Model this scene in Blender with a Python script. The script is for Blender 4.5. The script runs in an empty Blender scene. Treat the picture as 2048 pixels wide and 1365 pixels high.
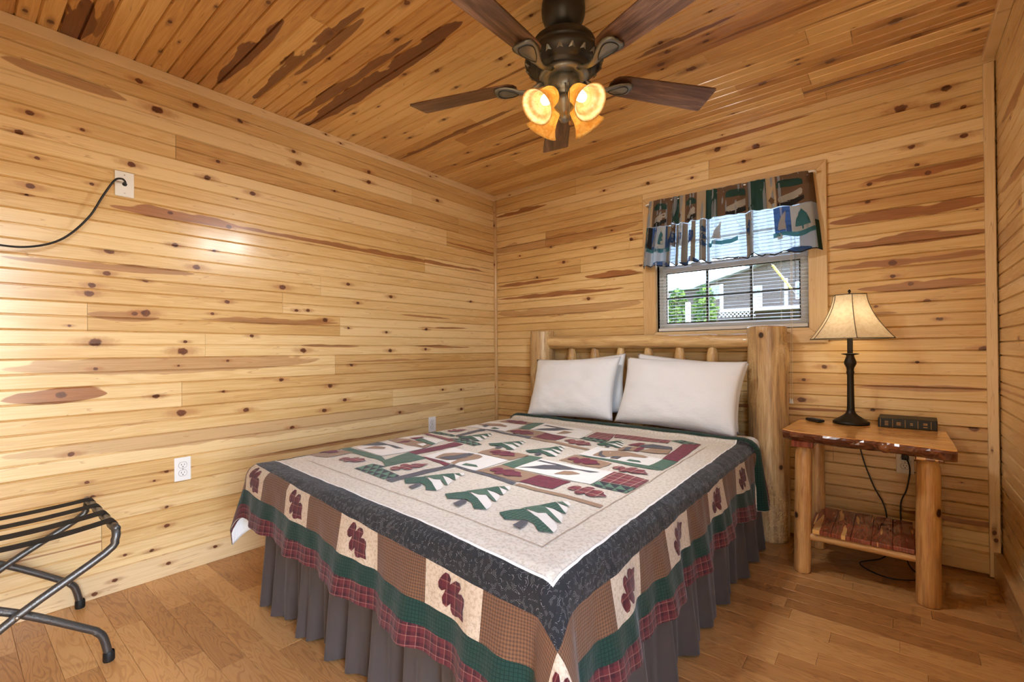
import bpy, bmesh, math, random
from mathutils import Vector, Matrix, noise
R_ = math.radians
sc = bpy.context.scene
COL = sc.collection

# ------------------------------------------------------------------ camera
cam_d = bpy.data.cameras.new('camera'); cam = bpy.data.objects.new('camera', cam_d); COL.objects.link(cam)
CP = Vector((2.73978, -3.10824, 1.07037))
yaw, pitch, roll = -0.68786, 0.00523, -0.00904
fw = Vector((math.sin(yaw)*math.cos(pitch), math.cos(yaw)*math.cos(pitch), math.sin(pitch)))
rt = Vector((math.cos(yaw), -math.sin(yaw), 0)); up = rt.cross(fw)
r2 = rt*math.cos(roll) + up*math.sin(roll); u2 = up*math.cos(roll) - rt*math.sin(roll)
M = Matrix((r2, u2, -fw)).transposed().to_4x4(); M.translation = CP
cam.matrix_world = M
cam_d.sensor_width = 36; cam_d.sensor_fit = 'HORIZONTAL'
cam_d.lens = 36*935.24/2048; cam_d.shift_y = 14.57/2048
cam_d.clip_start = 0.02; cam_d.clip_end = 300
sc.camera = cam

# ------------------------------------------------------------------ world, sun, daylight
w = bpy.data.worlds.new('sky'); sc.world = w; w.use_nodes = True
nt = w.node_tree; nt.nodes.clear()
sky = nt.nodes.new('ShaderNodeTexSky'); sky.sky_type = 'NISHITA'
sky.sun_disc = False; sky.sun_elevation = R_(48); sky.sun_rotation = R_(60); sky.dust_density = 1.0; sky.air_density = 1.0; sky.ozone_density = 2.0
bg = nt.nodes.new('ShaderNodeBackground'); bg.inputs['Strength'].default_value = 2.6
ow = nt.nodes.new('ShaderNodeOutputWorld')
hs = nt.nodes.new('ShaderNodeHueSaturation'); hs.inputs['Saturation'].default_value = .85; nt.links.new(sky.outputs[0], hs.inputs['Color']); nt.links.new(hs.outputs[0], bg.inputs[0]); nt.links.new(bg.outputs[0], ow.inputs[0])

def light(name, kind, loc, energy, col, rot=(0,0,0), **kw):
    d = bpy.data.lights.new(name, kind); d.energy = energy; d.color = col
    for k, v in kw.items(): setattr(d, k, v)
    o = bpy.data.objects.new(name, d); COL.objects.link(o); o.location = loc; o.rotation_euler = rot
    return o
light('sun', 'SUN', (0,0,10), 2.0, (1,.95,.86), (R_(38), 0, R_(125)), angle=R_(1))
# sky light through the open doorway in the right wall, beside the camera
dl = light('doorway_portal', 'AREA', (3.19,-3.14,1.04), 1, (1,1,1), (0,R_(90),0), shape='RECTANGLE', size=2.08, size_y=.84)
dl.data.cycles.is_portal = True
pl = light('window_portal', 'AREA', (1.92,.12,1.61), 1, (1,1,1), (R_(-90),0,0), shape='RECTANGLE', size=.88, size_y=.84)
pl.data.cycles.is_portal = True

sc.view_settings.view_transform = 'Standard'; sc.view_settings.look = 'None'
sc.view_settings.gamma = 1; sc.view_settings.use_curve_mapping = False
sc.view_settings.exposure = 0.4
cy = sc.cycles
cy.use_denoising = True; cy.caustics_reflective = False; cy.caustics_refractive = False
cy.max_bounces = 7; cy.diffuse_bounces = 4; cy.glossy_bounces = 2; cy.transmission_bounces = 8; cy.transparent_max_bounces = 16
cy.sample_clamp_indirect = 4; cy.use_adaptive_sampling = True; cy.adaptive_threshold = .08; cy.adaptive_min_samples = 12

# ------------------------------------------------------------------ material helpers
def srgb(r, g, b):
    f = lambda c: (c/255/12.92 if c/255 <= .04045 else ((c/255+.055)/1.055)**2.4)
    return (f(r), f(g), f(b), 1)
class NB:
    def __init__(s, name):
        s.m = bpy.data.materials.new(name); s.m.use_nodes = True; s.t = s.m.node_tree; s.t.nodes.clear()
        s.out = s.n('ShaderNodeOutputMaterial')
    def n(s, typ, ins=None, **kw):
        nd = s.t.nodes.new(typ)
        for k, v in kw.items(): setattr(nd, k, v)
        if ins:
            for k, v in ins.items():
                if isinstance(v, bpy.types.NodeSocket): s.t.links.new(v, nd.inputs[k])
                else: nd.inputs[k].default_value = v
        return nd
    def math(s, op, a, b=0.0, c=0.0, clamp=False):
        nd = s.n('ShaderNodeMath', {0: a, 1: b, 2: c}, operation=op); nd.use_clamp = clamp; return nd.outputs[0]
    def vec(s, op, a, b=(0,0,0)):
        nd = s.n('ShaderNodeVectorMath', {0: a, 1: b}, operation=op); return nd.outputs[1] if op in ('LENGTH','DOT_PRODUCT','DISTANCE') else nd.outputs[0]
    def ramp(s, f, stops, interp='LINEAR'):
        nd = s.n('ShaderNodeValToRGB', {0: f}); cr = nd.color_ramp; cr.interpolation = interp
        while len(cr.elements) < len(stops): cr.elements.new(.5)
        for e, (p, c) in zip(cr.elements, stops): e.position = p; e.color = c
        return nd.outputs[0]
    def mix(s, f, a, b, typ='MIX'):
        nd = s.n('ShaderNodeMix', data_type='RGBA', blend_type=typ)
        for i, v in ((0, f), (6, a), (7, b)):
            if isinstance(v, bpy.types.NodeSocket): s.t.links.new(v, nd.inputs[i])
            else: nd.inputs[i].default_value = v
        return nd.outputs[2]
    def noise(s, v, scale, detail=2, rough=.5, dist=0):
        return s.n('ShaderNodeTexNoise', {'Vector': v, 'Scale': scale, 'Detail': detail, 'Roughness': rough, 'Distortion': dist}).outputs[0]
    def mapr(s, f, a, b, c, d):
        return s.n('ShaderNodeMapRange', {0: f, 1: a, 2: b, 3: c, 4: d}).outputs[0]
    def sstep(s, f, a, b, c=0., d=1.):
        return s.n('ShaderNodeMapRange', {0: f, 1: a, 2: b, 3: c, 4: d}, interpolation_type='SMOOTHSTEP').outputs[0]
    def bump(s, h, strength=.3, dist=.002):
        return s.n('ShaderNodeBump', {'Height': h, 'Strength': strength, 'Distance': dist}).outputs[0]
    def attr(s, name):
        return s.n('ShaderNodeAttribute', attribute_name=name, attribute_type='OBJECT')
    def pbsdf(s, col, rough=.5, normal=None, **kw):
        ins = {'Base Color': col, 'Roughness': rough}
        if normal is not None: ins['Normal'] = normal
        ins.update(kw)
        nd = s.n('ShaderNodeBsdfPrincipled', ins); s.t.links.new(nd.outputs[0], s.out.inputs[0]); return nd
    def surf(s, sock): s.t.links.new(sock, s.out.inputs[0])
    def obj(s): return s.n('ShaderNodeTexCoord').outputs['Object']
    def uv(s): return s.n('ShaderNodeTexCoord').outputs['UV']
    def rand(s): return s.n('ShaderNodeObjectInfo').outputs['Random']

def plain(name, col, rough=.5, metal=0., bumpy=0., scale=60., **kw):
    b = NB(name); nrm = None; c = col
    if bumpy:
        nz = b.noise(b.obj(), scale, 3)
        nrm = b.bump(nz, bumpy, .002)
        c = b.mix(b.mapr(nz, .3, .7, 0, .25), col, tuple(v*.75 for v in col[:3])+(1,))
    b.pbsdf(c, rough, nrm, Metallic=metal, **kw); return b.m

def make_pine(name, light_c, mid_c, dark_c, streak_c, rough=.34, coat=.6):
    """lacquered knotty pine: grain along local X; knots and heartwood streaks sit where each board's own properties put them"""
    b = NB(name); co = b.obj(); rnd = b.rand()
    sep = b.n('ShaderNodeSeparateXYZ', {0: co}); u, v = sep.outputs[0], sep.outputs[1]
    off = b.math('MULTIPLY', rnd, 37.0)
    # knots
    core = 0.0; halo = 0.0; push = 0.0
    wob = b.noise(b.n('ShaderNodeCombineXYZ', {0: b.math('MULTIPLY', u, 60.), 1: b.math('MULTIPLY', v, 60.), 2: off}).outputs[0], 1.0, 2)
    wob = b.math('MULTIPLY', b.math('SUBTRACT', wob, .5), .9)
    for i in range(4):
        at = b.attr('k%d' % i).outputs['Vector']
        s3 = b.n('ShaderNodeSeparateXYZ', {0: at})
        sz = b.math('MAXIMUM', s3.outputs[2], 1e-4)
        du = b.math('DIVIDE', b.math('SUBTRACT', u, s3.outputs[0]), b.math('MULTIPLY', sz, 1.35))
        dv = b.math('DIVIDE', b.math('SUBTRACT', v, s3.outputs[1]), sz)
        d = b.math('SQRT', b.math('ADD', b.math('MULTIPLY', du, du), b.math('MULTIPLY', dv, dv)))
        dw = b.math('ADD', d, wob)
        on = b.math('GREATER_THAN', s3.outputs[2], .0008)
        c1 = b.math('MULTIPLY', b.sstep(dw, .75, 1.15, 1., 0.), on)
        du2 = b.math('MULTIPLY', du, .38)
        d2 = b.math('SQRT', b.math('ADD', b.math('MULTIPLY', du2, du2), b.math('MULTIPLY', dv, dv)))
        h1 = b.math('MULTIPLY', b.sstep(b.math('ADD', d2, wob), .5, 1.9, 1., 0.), on)
        core = b.math('MAXIMUM', core, c1); halo = b.math('MAXIMUM', halo, h1)
        p = b.math('MULTIPLY', b.math('MULTIPLY', h1, dv), b.math('MULTIPLY', sz, .8))
        push = b.math('ADD', push, p)
    # grain
    v2 = b.math('SUBTRACT', v, push)
    g1 = b.noise(b.n('ShaderNodeCombineXYZ', {0: b.math('MULTIPLY', u, 1.3), 1: b.math('MULTIPLY', v2, 26.), 2: off}).outputs[0], 1., 2, .5, .4)
    rings = b.math('SINE', b.math('MULTIPLY', g1, 46.))
    g2 = b.noise(b.n('ShaderNodeCombineXYZ', {0: b.math('MULTIPLY', u, 9.), 1: b.math('MULTIPLY', v2, 420.), 2: off}).outputs[0], 1., 2, .6)
    g3 = b.noise(b.n('ShaderNodeCombineXYZ', {0: b.math('MULTIPLY', u, .9), 1: b.math('MULTIPLY', v2, 5.), 2: b.math('ADD', off, 9.)}).outputs[0], 1., 1)
    f = b.math('ADD', b.math('MULTIPLY', rings, .10), b.math('ADD', b.math('MULTIPLY', b.math('SUBTRACT', g2, .5), .55), b.math('MULTIPLY', b.math('SUBTRACT', g3, .5), 1.1)))
    tone = b.math('MULTIPLY', b.math('SUBTRACT', b.math('FRACT', b.math('MULTIPLY', rnd, 7.31)), .5), .75)
    f = b.math('ADD', b.math('ADD', f, tone), .42)
    col = b.ramp(f, [(0, light_c), (.5, mid_c), (1, dark_c)])
    # heartwood streaks
    edge = b.noise(b.n('ShaderNodeCombineXYZ', {0: b.math('MULTIPLY', u, 5.5), 1: b.math('MULTIPLY', v, 22.), 2: off}).outputs[0], 1., 2)
    sm = 0.0
    for i in range(2):
        a1 = b.n('ShaderNodeSeparateXYZ', {0: b.attr('s%da' % i).outputs['Vector']})
        a2 = b.n('ShaderNodeSeparateXYZ', {0: b.attr('s%db' % i).outputs['Vector']})
        u0, u1, vc = a1.outputs; hw, stg, bend = a2.outputs
        ln = b.math('MAXIMUM', b.math('SUBTRACT', u1, u0), 1e-3)
        t = b.math('DIVIDE', b.math('SUBTRACT', u, u0), ln)
        ins = b.math('MULTIPLY', b.math('MULTIPLY', t, b.math('SUBTRACT', 1., t)), 4.)
        ins = b.math('POWER', b.math('MAXIMUM', ins, 0.), .62)
        cen = b.math('ADD', vc, b.math('MULTIPLY', b.math('SUBTRACT', t, .5), bend))
        wv = b.math('MULTIPLY', b.math('SUBTRACT', edge, .5), 1.7)
        dv = b.math('ABSOLUTE', b.math('SUBTRACT', v2, b.math('ADD', cen, b.math('MULTIPLY', wv, b.math('MULTIPLY', hw, .45)))))
        wid = b.math('MULTIPLY', b.math('MULTIPLY', hw, ins), b.math('ADD', .85, wv))
        mk = b.sstep(b.math('SUBTRACT', dv, wid), -.004, .0015, 1., 0.)
        mk = b.math('MULTIPLY', b.math('MULTIPLY', mk, stg), b.math('GREATER_THAN', hw, .001))
        sm = b.math('MAXIMUM', sm, mk)
    scol = b.mix(b.mapr(b.math('ADD', b.math('MULTIPLY', rings, .8), b.math('MULTIPLY', b.math('SUBTRACT', g2, .5), 5.)), -1.6, 1.8, 0., .9), streak_c, tuple(c*.58 for c in streak_c[:3])+(1,))
    col = b.mix(b.math('MULTIPLY', sm, .95), col, scol)
    # thin random resin streaks
    rs = b.math('FRACT', b.math('MULTIPLY', g1, 3.7))
    col = b.mix(b.sstep(rs, .93, .99, 0., .38), col, streak_c)
    col = b.mix(b.math('MULTIPLY', halo, .55), col, streak_c)
    kc = b.mix(b.mapr(wob, -.3, .3, 0, 1), srgb(128,74,40), srgb(74,38,22))
    col = b.mix(core, col, kc)
    nrm = b.bump(g2, .06, .0015)
    b.pbsdf(col, b.math('ADD', rough, b.math('MULTIPLY', g2, .12)), nrm, **{'Coat Weight': coat, 'Coat Roughness': .20, 'Specular IOR Level': .4})
    return b.m

MT = {}
MT['pine'] = make_pine('knotty_pine', srgb(238,209,157), srgb(219,181,120), srgb(188,141,84), srgb(168,106,60))
MT['pine_ceiling'] = make_pine('knotty_pine_ceiling', srgb(236,197,134), srgb(213,165,101), srgb(178,124,68), srgb(122,64,34))
MT['trim_wood'] = make_pine('pine_trim', srgb(234,206,160), srgb(218,184,132), srgb(198,156,104), srgb(160,106,64))

def make_oak():
    b = NB('oak_laminate'); co = b.obj(); rnd = b.rand()
    sep = b.n('ShaderNodeSeparateXYZ', {0: co}); u, v = sep.outputs[0], sep.outputs[1]; off = b.math('MULTIPLY', rnd, 53.)
    g1 = b.noise(b.n('ShaderNodeCombineXYZ', {0: b.math('MULTIPLY', u, 2.6), 1: b.math('MULTIPLY', v, 17.), 2: off}).outputs[0], 1., 2, .5, .6)
    rings = b.math('SINE', b.math('MULTIPLY', g1, 85.))
    g2 = b.noise(b.n('ShaderNodeCombineXYZ', {0: b.math('MULTIPLY', u, 22.), 1: b.math('MULTIPLY', v, 520.), 2: off}).outputs[0], 1., 2, .6)
    f = b.math('ADD', b.math('MULTIPLY', b.sstep(rings, .1, 1.), .26), b.math('MULTIPLY', g2, .42))
    f = b.math('ADD', f, b.math('MULTIPLY', b.math('FRACT', b.math('MULTIPLY', rnd, 11.7)), .5))
    col = b.ramp(f, [(0, srgb(222,176,116)), (.5, srgb(198,147,90)), (1, srgb(156,107,62))])
    b.pbsdf(col, b.math('ADD', .26, b.math('MULTIPLY', g2, .12)), b.bump(b.math('MULTIPLY', f, -1.), .06, .001), **{'Specular IOR Level': .5})
    return b.m
MT['oak'] = make_oak()

def make_log(name, c1, c2, c3, knots=True, tracks=False):
    b = NB(name); co = b.obj(); rnd = b.rand(); off = b.math('MULTIPLY', rnd, 31.)
    sep = b.n('ShaderNodeSeparateXYZ', {0: co}); x, y, z = sep.outputs
    sh = b.n('ShaderNodeCombineXYZ', {0: b.math('ADD', b.math('MULTIPLY', x, 26.), off), 1: b.math('MULTIPLY', y, 26.), 2: b.math('MULTIPLY', z, 2.2)}).outputs[0]
    g1 = b.noise(sh, 1., 4, .6, .6)
    fine = b.noise(b.n('ShaderNodeCombineXYZ', {0: b.math('ADD', b.math('MULTIPLY', x, 190.), off), 1: b.math('MULTIPLY', y, 190.), 2: b.math('MULTIPLY', z, 9.)}).outputs[0], 1., 2)
    f = b.math('ADD', g1, b.math('MULTIPLY', b.math('SUBTRACT', fine, .5), .45))
    col = b.ramp(f, [(.25, c1), (.5, c2), (.74, c3)])
    gr = b.noise(b.n('ShaderNodeCombineXYZ', {0: b.math('ADD', b.math('MULTIPLY', x, 18.), 4.), 1: b.math('MULTIPLY', y, 18.), 2: b.math('ADD', b.math('MULTIPLY', z, 1.5), off)}).outputs[0], 1., 3)
    col = b.mix(b.sstep(gr, .6, .72, 0., .5), col, srgb(126,96,70))
    h = fine
    if knots:
        vo = b.n('ShaderNodeTexVoronoi', {'Vector': b.n('ShaderNodeCombineXYZ', {0: b.math('ADD', x, off), 1: y, 2: b.math('MULTIPLY', z, .8)}).outputs[0], 'Scale': 8.5, 'Randomness': 1.})
        pick = b.math('GREATER_THAN', b.n('ShaderNodeSeparateColor', {0: vo.outputs['Color']}).outputs[0], .36)
        kn = b.math('MULTIPLY', b.sstep(vo.outputs['Distance'], .09, .14, 1., 0.), pick)
        ha = b.math('MULTIPLY', b.sstep(vo.outputs['Distance'], .1, .26, 1., 0.), pick)
        col = b.mix(b.math('MULTIPLY', ha, .45), col, srgb(150,96,50)); col = b.mix(kn, col, srgb(58,32,22))
    if tracks:
        dn = b.n('ShaderNodeTexNoise', {'Vector': co, 'Scale': 22., 'Detail': 2.}).outputs[1]
        dv = b.vec('ADD', co, b.vec('MULTIPLY', b.vec('SUBTRACT', dn, (.5,.5,.5)), (.05,.05,.05)))
        vv = b.n('ShaderNodeTexVoronoi', {'Vector': dv, 'Scale': 42.}, feature='DISTANCE_TO_EDGE').outputs['Distance']
        ln = b.sstep(vv, .03, .07, 1., 0.)
        band = b.math('MULTIPLY', b.sstep(b.noise(b.vec('MULTIPLY', co, (7.,7.,2.)), 1., 1), .5, .6), b.math('GREATER_THAN', b.math('SUBTRACT', 0., y), .02))
        ln = b.math('MULTIPLY', ln, band)
        col = b.mix(b.math('MULTIPLY', ln, .4), col, srgb(240,212,150)); h = b.math('SUBTRACT', fine, ln)
    b.pbsdf(col, .38, b.bump(b.math('ADD', h, b.math('MULTIPLY', g1, 1.5)), .35, .003), **{'Coat Weight': .15})
    return b.m
MT['log'] = make_log('peeled_pine_log', srgb(228,200,148), srgb(204,166,112), srgb(156,116,78))
MT['log_post'] = make_log('peeled_pine_post', srgb(220,194,148), srgb(192,158,112), srgb(134,104,78), tracks=True)
MT['log_end'] = plain('log_end_grain', srgb(206,164,106), .6, bumpy=.3, scale=50)
MT['leg_log'] = make_log('cedar_leg_log', srgb(226,182,120), srgb(204,154,96), srgb(160,108,64))

def make_slab(name, c1, c2, c3, ax='X', sap=None):
    b = NB(name); co = b.obj(); rnd = b.rand(); off = b.math('MULTIPLY', rnd, 17.)
    sep = b.n('ShaderNodeSeparateXYZ', {0: co}); u, v = (sep.outputs[0], sep.outputs[1]) if ax == 'X' else (sep.outputs[1], sep.outputs[0])
    g1 = b.noise(b.n('ShaderNodeCombineXYZ', {0: b.math('MULTIPLY', u, 3.), 1: b.math('MULTIPLY', v, 20.), 2: off}).outputs[0], 1., 3, .5, .7)
    rings = b.math('SINE', b.math('MULTIPLY', g1, 60.))
    g2 = b.noise(b.n('ShaderNodeCombineXYZ', {0: b.math('MULTIPLY', u, 12.), 1: b.math('MULTIPLY', v, 300.), 2: off}).outputs[0], 1., 2)
    f = b.math('ADD', b.math('MULTIPLY', rings, .12), b.math('ADD', b.math('MULTIPLY', g2, .35), b.math('MULTIPLY', g1, .6)))
    col = b.ramp(f, [(.15, c1), (.5, c2), (.85, c3)])
    if sap:
        sn = b.noise(b.n('ShaderNodeCombineXYZ', {0: b.math('MULTIPLY', u, 3.), 1: b.math('MULTIPLY', v, 34.), 2: b.math('ADD', off, 5.)}).outputs[0], 1., 1, .4, .3)
        col = b.mix(b.sstep(sn, .63, .64), col, sap)
    b.pbsdf(col, .22, b.bump(g2, .08, .001), **{'Coat Weight': .4, 'Coat Roughness': .1})
    return b.m
MT['slab'] = make_slab('honey_pine_slab', srgb(240,190,112), srgb(222,158,84), srgb(176,104,50))
MT['bark'] = make_slab('live_edge', srgb(150,94,58), srgb(108,62,40), srgb(70,40,28))
MT['cedar'] = make_slab('red_cedar', srgb(168,84,54), srgb(136,60,40), srgb(94,38,28), 'Y', srgb(232,180,108))

# fabrics -------------------------------------------------------------
def fabric(name, col, col2=None, kind='plain', scale=60., line=None, rough=.9, bump=.55):
    b = NB(name); uv = b.uv(); sep = b.n('ShaderNodeSeparateXYZ', {0: uv}); u, v = sep.outputs[0], sep.outputs[1]
    c = col; nz = b.noise(uv, 160., 2)
    if kind == 'mottle':
        c = b.mix(b.sstep(b.noise(uv, scale, 4, .7), .48, .58), col, col2)
    elif kind == 'check':
        a = b.math('PINGPONG', b.math('MULTIPLY', u, scale), .5); d = b.math('PINGPONG', b.math('MULTIPLY', v, scale), .5)
        m = b.math('MULTIPLY', b.math('ADD', b.math('GREATER_THAN', a, .26), b.math('GREATER_THAN', d, .26)), .5)
        c = b.mix(m, col, col2)
    elif kind == 'grid':
        a = b.math('PINGPONG', b.math('MULTIPLY', u, scale), .5); d = b.math('PINGPONG', b.math('MULTIPLY', v, scale), .5)
        m = b.math('MAXIMUM', b.math('LESS_THAN', a, .09), b.math('LESS_THAN', d, .09))
        c = b.mix(m, col, col2)
    elif kind == 'plaid':
        def st(x, s, w): return b.math('LESS_THAN', b.math('PINGPONG', b.math('MULTIPLY', x, s), .5), w)
        wide = b.math('MULTIPLY', b.math('ADD', st(u, scale, .2), st(v, scale, .2)), .5)
        c = b.mix(wide, col, col2)
        tn = b.math('ADD', st(b.math('ADD', u, .006), scale, .045), st(b.math('ADD', v, .006), scale, .045))
        tn = b.math('MULTIPLY', tn, .5)
        c = b.mix(tn, c, line)
    elif kind == 'swirl':
        vo = b.n('ShaderNodeTexVoronoi', {'Vector': uv, 'Scale': scale}); d = vo.outputs['Distance']
        pk = b.n('ShaderNodeSeparateColor', {0: vo.outputs['Color']})
        ang = b.n('ShaderNodeSeparateXYZ', {0: b.vec('SUBTRACT', uv, vo.outputs['Position'])})
        side = b.math('GREATER_THAN', b.math('ADD', b.math('MULTIPLY', ang.outputs[0], b.math('SUBTRACT', pk.outputs[0], .5)), b.math('MULTIPLY', ang.outputs[1], b.math('SUBTRACT', pk.outputs[1], .5))), .0005)
        rg = b.math('LESS_THAN', b.math('PINGPONG', b.math('MULTIPLY', d, 5.5), .5), .11)
        rg = b.math('MULTIPLY', b.math('MULTIPLY', rg, b.math('GREATER_THAN', d, .2)), side)
        c = b.mix(b.math('MULTIPLY', rg, .8), col, col2)
    elif kind == 'tri':
        a = b.math('FRACT', b.math('MULTIPLY', b.math('ADD', u, v), scale)); d = b.math('FRACT', b.math('MULTIPLY', u, scale))
        c = b.mix(b.math('GREATER_THAN', a, d), col, col2)
    q = b.noise(uv, 26., 3, .6)
    wr = b.noise(b.n('ShaderNodeCombineXYZ', {0: b.math('MULTIPLY', u, 14.), 1: b.math('MULTIPLY', v, 60.)}).outputs[0], 1., 2)
    h = b.math('ADD', b.math('MULTIPLY', nz, .12), b.math('ADD', q, b.math('MULTIPLY', wr, .5)))
    b.pbsdf(c, rough, b.bump(h, bump, .006), **{'Specular IOR Level': .2, 'Sheen Weight': .15})
    return b.m
FB = {
 'cream': fabric('quilt_cream', srgb(214,208,197), srgb(194,186,173), 'mottle', 90.),
 'white': fabric('quilt_white', srgb(230,230,228)),
 'tan': fabric('quilt_tan', srgb(162,134,110), srgb(144,116,92), 'check', 160.),
 'green': fabric('quilt_green', srgb(80,112,94), srgb(66,98,82), 'check', 120.),
 'gcheck': fabric('quilt_green_grid', srgb(54,98,80), srgb(22,50,42), 'grid', 70.),
 'burg': fabric('quilt_burgundy', srgb(116,36,58), srgb(102,30,50), 'mottle', 60.),
 'plaid': fabric('quilt_plaid', srgb(128,52,62), srgb(94,36,48), 'plaid', 26., srgb(226,188,170)),
 'hem': fabric('quilt_hem_plaid', srgb(92,38,42), srgb(58,24,32), 'plaid', 42., srgb(140,96,88)),
 'dkcheck': fabric('quilt_dark_triangles', srgb(42,44,52), srgb(86,124,104), 'tri', 24.),
 'charcoal': fabric('quilt_charcoal', srgb(72,72,80), srgb(92,92,100), 'check', 200.),
 'swirl': fabric('quilt_charcoal_swirl', srgb(36,37,41), srgb(120,120,124), 'swirl', 60.),
 'brown': fabric('quilt_brown_check', srgb(118,84,60), srgb(80,58,46), 'check', 130.),
 'block': fabric('quilt_beige_block', srgb(196,182,164), srgb(176,160,140), 'mottle', 110.),
 'leaf': fabric('quilt_leaf_plaid', srgb(86,28,36), srgb(64,20,30), 'plaid', 34., srgb(146,92,84)),
 'band': fabric('quilt_green_band', srgb(28,56,48), srgb(16,38,34), 'grid', 110.),
 'lining': fabric('quilt_lining', srgb(232,232,234)),
}
MT['skirt'] = fabric('skirt_cotton', srgb(76,67,64), bump=.12)
MT['sheet'] = fabric('white_cotton', srgb(232,235,240), bump=.3)
MT['mattress'] = MT['sheet']

MT['bronze'] = plain('oiled_bronze', srgb(66,67,68), .36, .6)
MT['bronze_hi'] = plain('rubbed_bronze', srgb(138,142,142), .36, .7)
MT['lamp_metal'] = plain('black_bronze', srgb(46,40,34), .4, .6)
MT['white_plastic'] = plain('white_plastic', srgb(242,242,240), .35)
MT['slot'] = plain('dark_slot', srgb(30,28,26), .6)
MT['screw'] = plain('screw_metal', srgb(170,165,155), .35, .9)
MT['black_rubber'] = plain('black_rubber', srgb(18,18,18), .6)
MT['black_plastic'] = plain('black_plastic', srgb(24,24,26), .4)
MT['strap'] = plain('black_webbing', srgb(20,20,22), .85, bumpy=.5, scale=400)
MT['rack_metal'] = plain('hammered_grey_metal', srgb(98,96,94), .35, .7, bumpy=.35, scale=260)
MT['vinyl'] = plain('white_vinyl', srgb(232,234,238), .4)
MT['slat'] = plain('blind_slat', srgb(226,224,222), .45)
MT['muntin'] = plain('backlit_muntin', srgb(20,20,22), .4)  # backlit silhouette of the grilles put into a near-black colour
MT['book'] = plain('black_leather', srgb(26,28,28), .45, bumpy=.5, scale=220)
MT['gold'] = plain('gold_print', srgb(170,130,80), .4, .3)
MT['paper'] = plain('page_edges', srgb(216,200,160), .8)
MT['grey_btn'] = plain('grey_button', srgb(110,112,116), .5)
MT['cord'] = MT['black_plastic']
MT['string'] = plain('white_string', srgb(236,230,216), .8)
def blade_mat():
    b = NB('walnut_blade'); co = b.obj(); rnd = b.rand()
    sep = b.n('ShaderNodeSeparateXYZ', {0: co})
    g = b.noise(b.n('ShaderNodeCombineXYZ', {0: b.math('MULTIPLY', sep.outputs[0], 3.), 1: b.math('MULTIPLY', sep.outputs[1], 30.), 2: b.math('MULTIPLY', rnd, 20.)}).outputs[0], 1., 4, .6, .8)
    g2 = b.noise(b.n('ShaderNodeCombineXYZ', {0: b.math('MULTIPLY', sep.outputs[0], 14.), 1: b.math('MULTIPLY', sep.outputs[1], 340.), 2: rnd}).outputs[0], 1., 2)
    col = b.ramp(b.math('ADD', g, b.math('MULTIPLY', b.math('SUBTRACT', g2, .5), .4)), [(.3, srgb(70,48,38)), (.5, srgb(106,76,60)), (.7, srgb(146,112,90))])
    b.pbsdf(col, .33); return b.m
MT['blade'] = blade_mat()
def shade_glass():
    b = NB('amber_glass'); nz = b.noise(b.obj(), 30., 3, .6, 1.5)
    c = b.mix(b.sstep(nz, .4, .6), srgb(250,222,160), srgb(238,196,124))
    t = b.n('ShaderNodeBsdfTranslucent', {0: c}); d = b.n('ShaderNodeBsdfPrincipled', {'Base Color': c, 'Roughness': .25})
    m = b.n('ShaderNodeMixShader', {0: .35, 1: t.outputs[0], 2: d.outputs[0]}); b.surf(m.outputs[0]); return b.m
MT['amber'] = shade_glass()
def transl(name, col, fac=.5, rough=.9, extra=None):
    b = NB(name); c = col
    if extra: c = b.mix(b.sstep(b.noise(b.obj(), extra[1], 3), .4, .65), col, extra[0])
    t = b.n('ShaderNodeBsdfTranslucent', {0: c}); d = b.n('ShaderNodeBsdfDiffuse', {0: c})
    m = b.n('ShaderNodeMixShader', {0: fac, 1: d.outputs[0], 2: t.outputs[0]}); b.surf(m.outputs[0]); return b.m
MT['shade'] = transl('cream_lampshade', srgb(240,226,196), .45, extra=(srgb(230,212,178), 60.))
MT['pipe'] = plain('brown_piping', srgb(96,86,66), .7)
def emit(name, col, s):
    b = NB(name); e = b.n('ShaderNodeEmission', {0: col, 1: s}); b.surf(e.outputs[0]); return b.m
MT['bulb'] = emit('lit_bulb', (1,.90,.70,1), 5.)
def sheer(name, col, fac, clear):
    b = NB(name); uv = b.uv()
    t = b.n('ShaderNodeBsdfTranslucent', {0: col}); d = b.n('ShaderNodeBsdfDiffuse', {0: col}); cl = b.n('ShaderNodeBsdfTransparent', {0: col})
    m = b.n('ShaderNodeMixShader', {0: fac, 1: d.outputs[0], 2: t.outputs[0]}); m2 = b.n('ShaderNodeMixShader', {0: clear, 1: m.outputs[0], 2: cl.outputs[0]}); b.surf(m2.outputs[0]); return b.m
VC = {'khaki': sheer('valance_sheer', srgb(176,182,190), .5, .12), 'lined': transl('valance_lined', srgb(178,158,130), .15), 'brown': transl('valance_brown', srgb(112,88,70), .15), 'green': transl('valance_green', srgb(52,76,70), .2),
      'teal': sheer('valance_teal', srgb(90,144,152), .5, .2), 'blue': sheer('valance_blue', srgb(84,112,158), .5, .25), 'cream': sheer('valance_cream', srgb(204,200,190), .5, .1), 'black': transl('valance_dark', srgb(50,48,48), .2), 'dim': transl('valance_fold_shade', srgb(150,136,118), .3)}
def glass_mat():
    b = NB('window_glass'); t = b.n('ShaderNodeBsdfTransparent', {0: (.96,.98,.98,1)}); g = b.n('ShaderNodeBsdfGlossy', {0: (1,1,1,1), 1: .02})
    f = b.n('ShaderNodeFresnel', {0: 1.45}); m = b.n('ShaderNodeMixShader', {0: f.outputs[0], 1: t.outputs[0], 2: g.outputs[0]}); b.surf(m.outputs[0]); return b.m
MT['glass'] = glass_mat()

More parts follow.
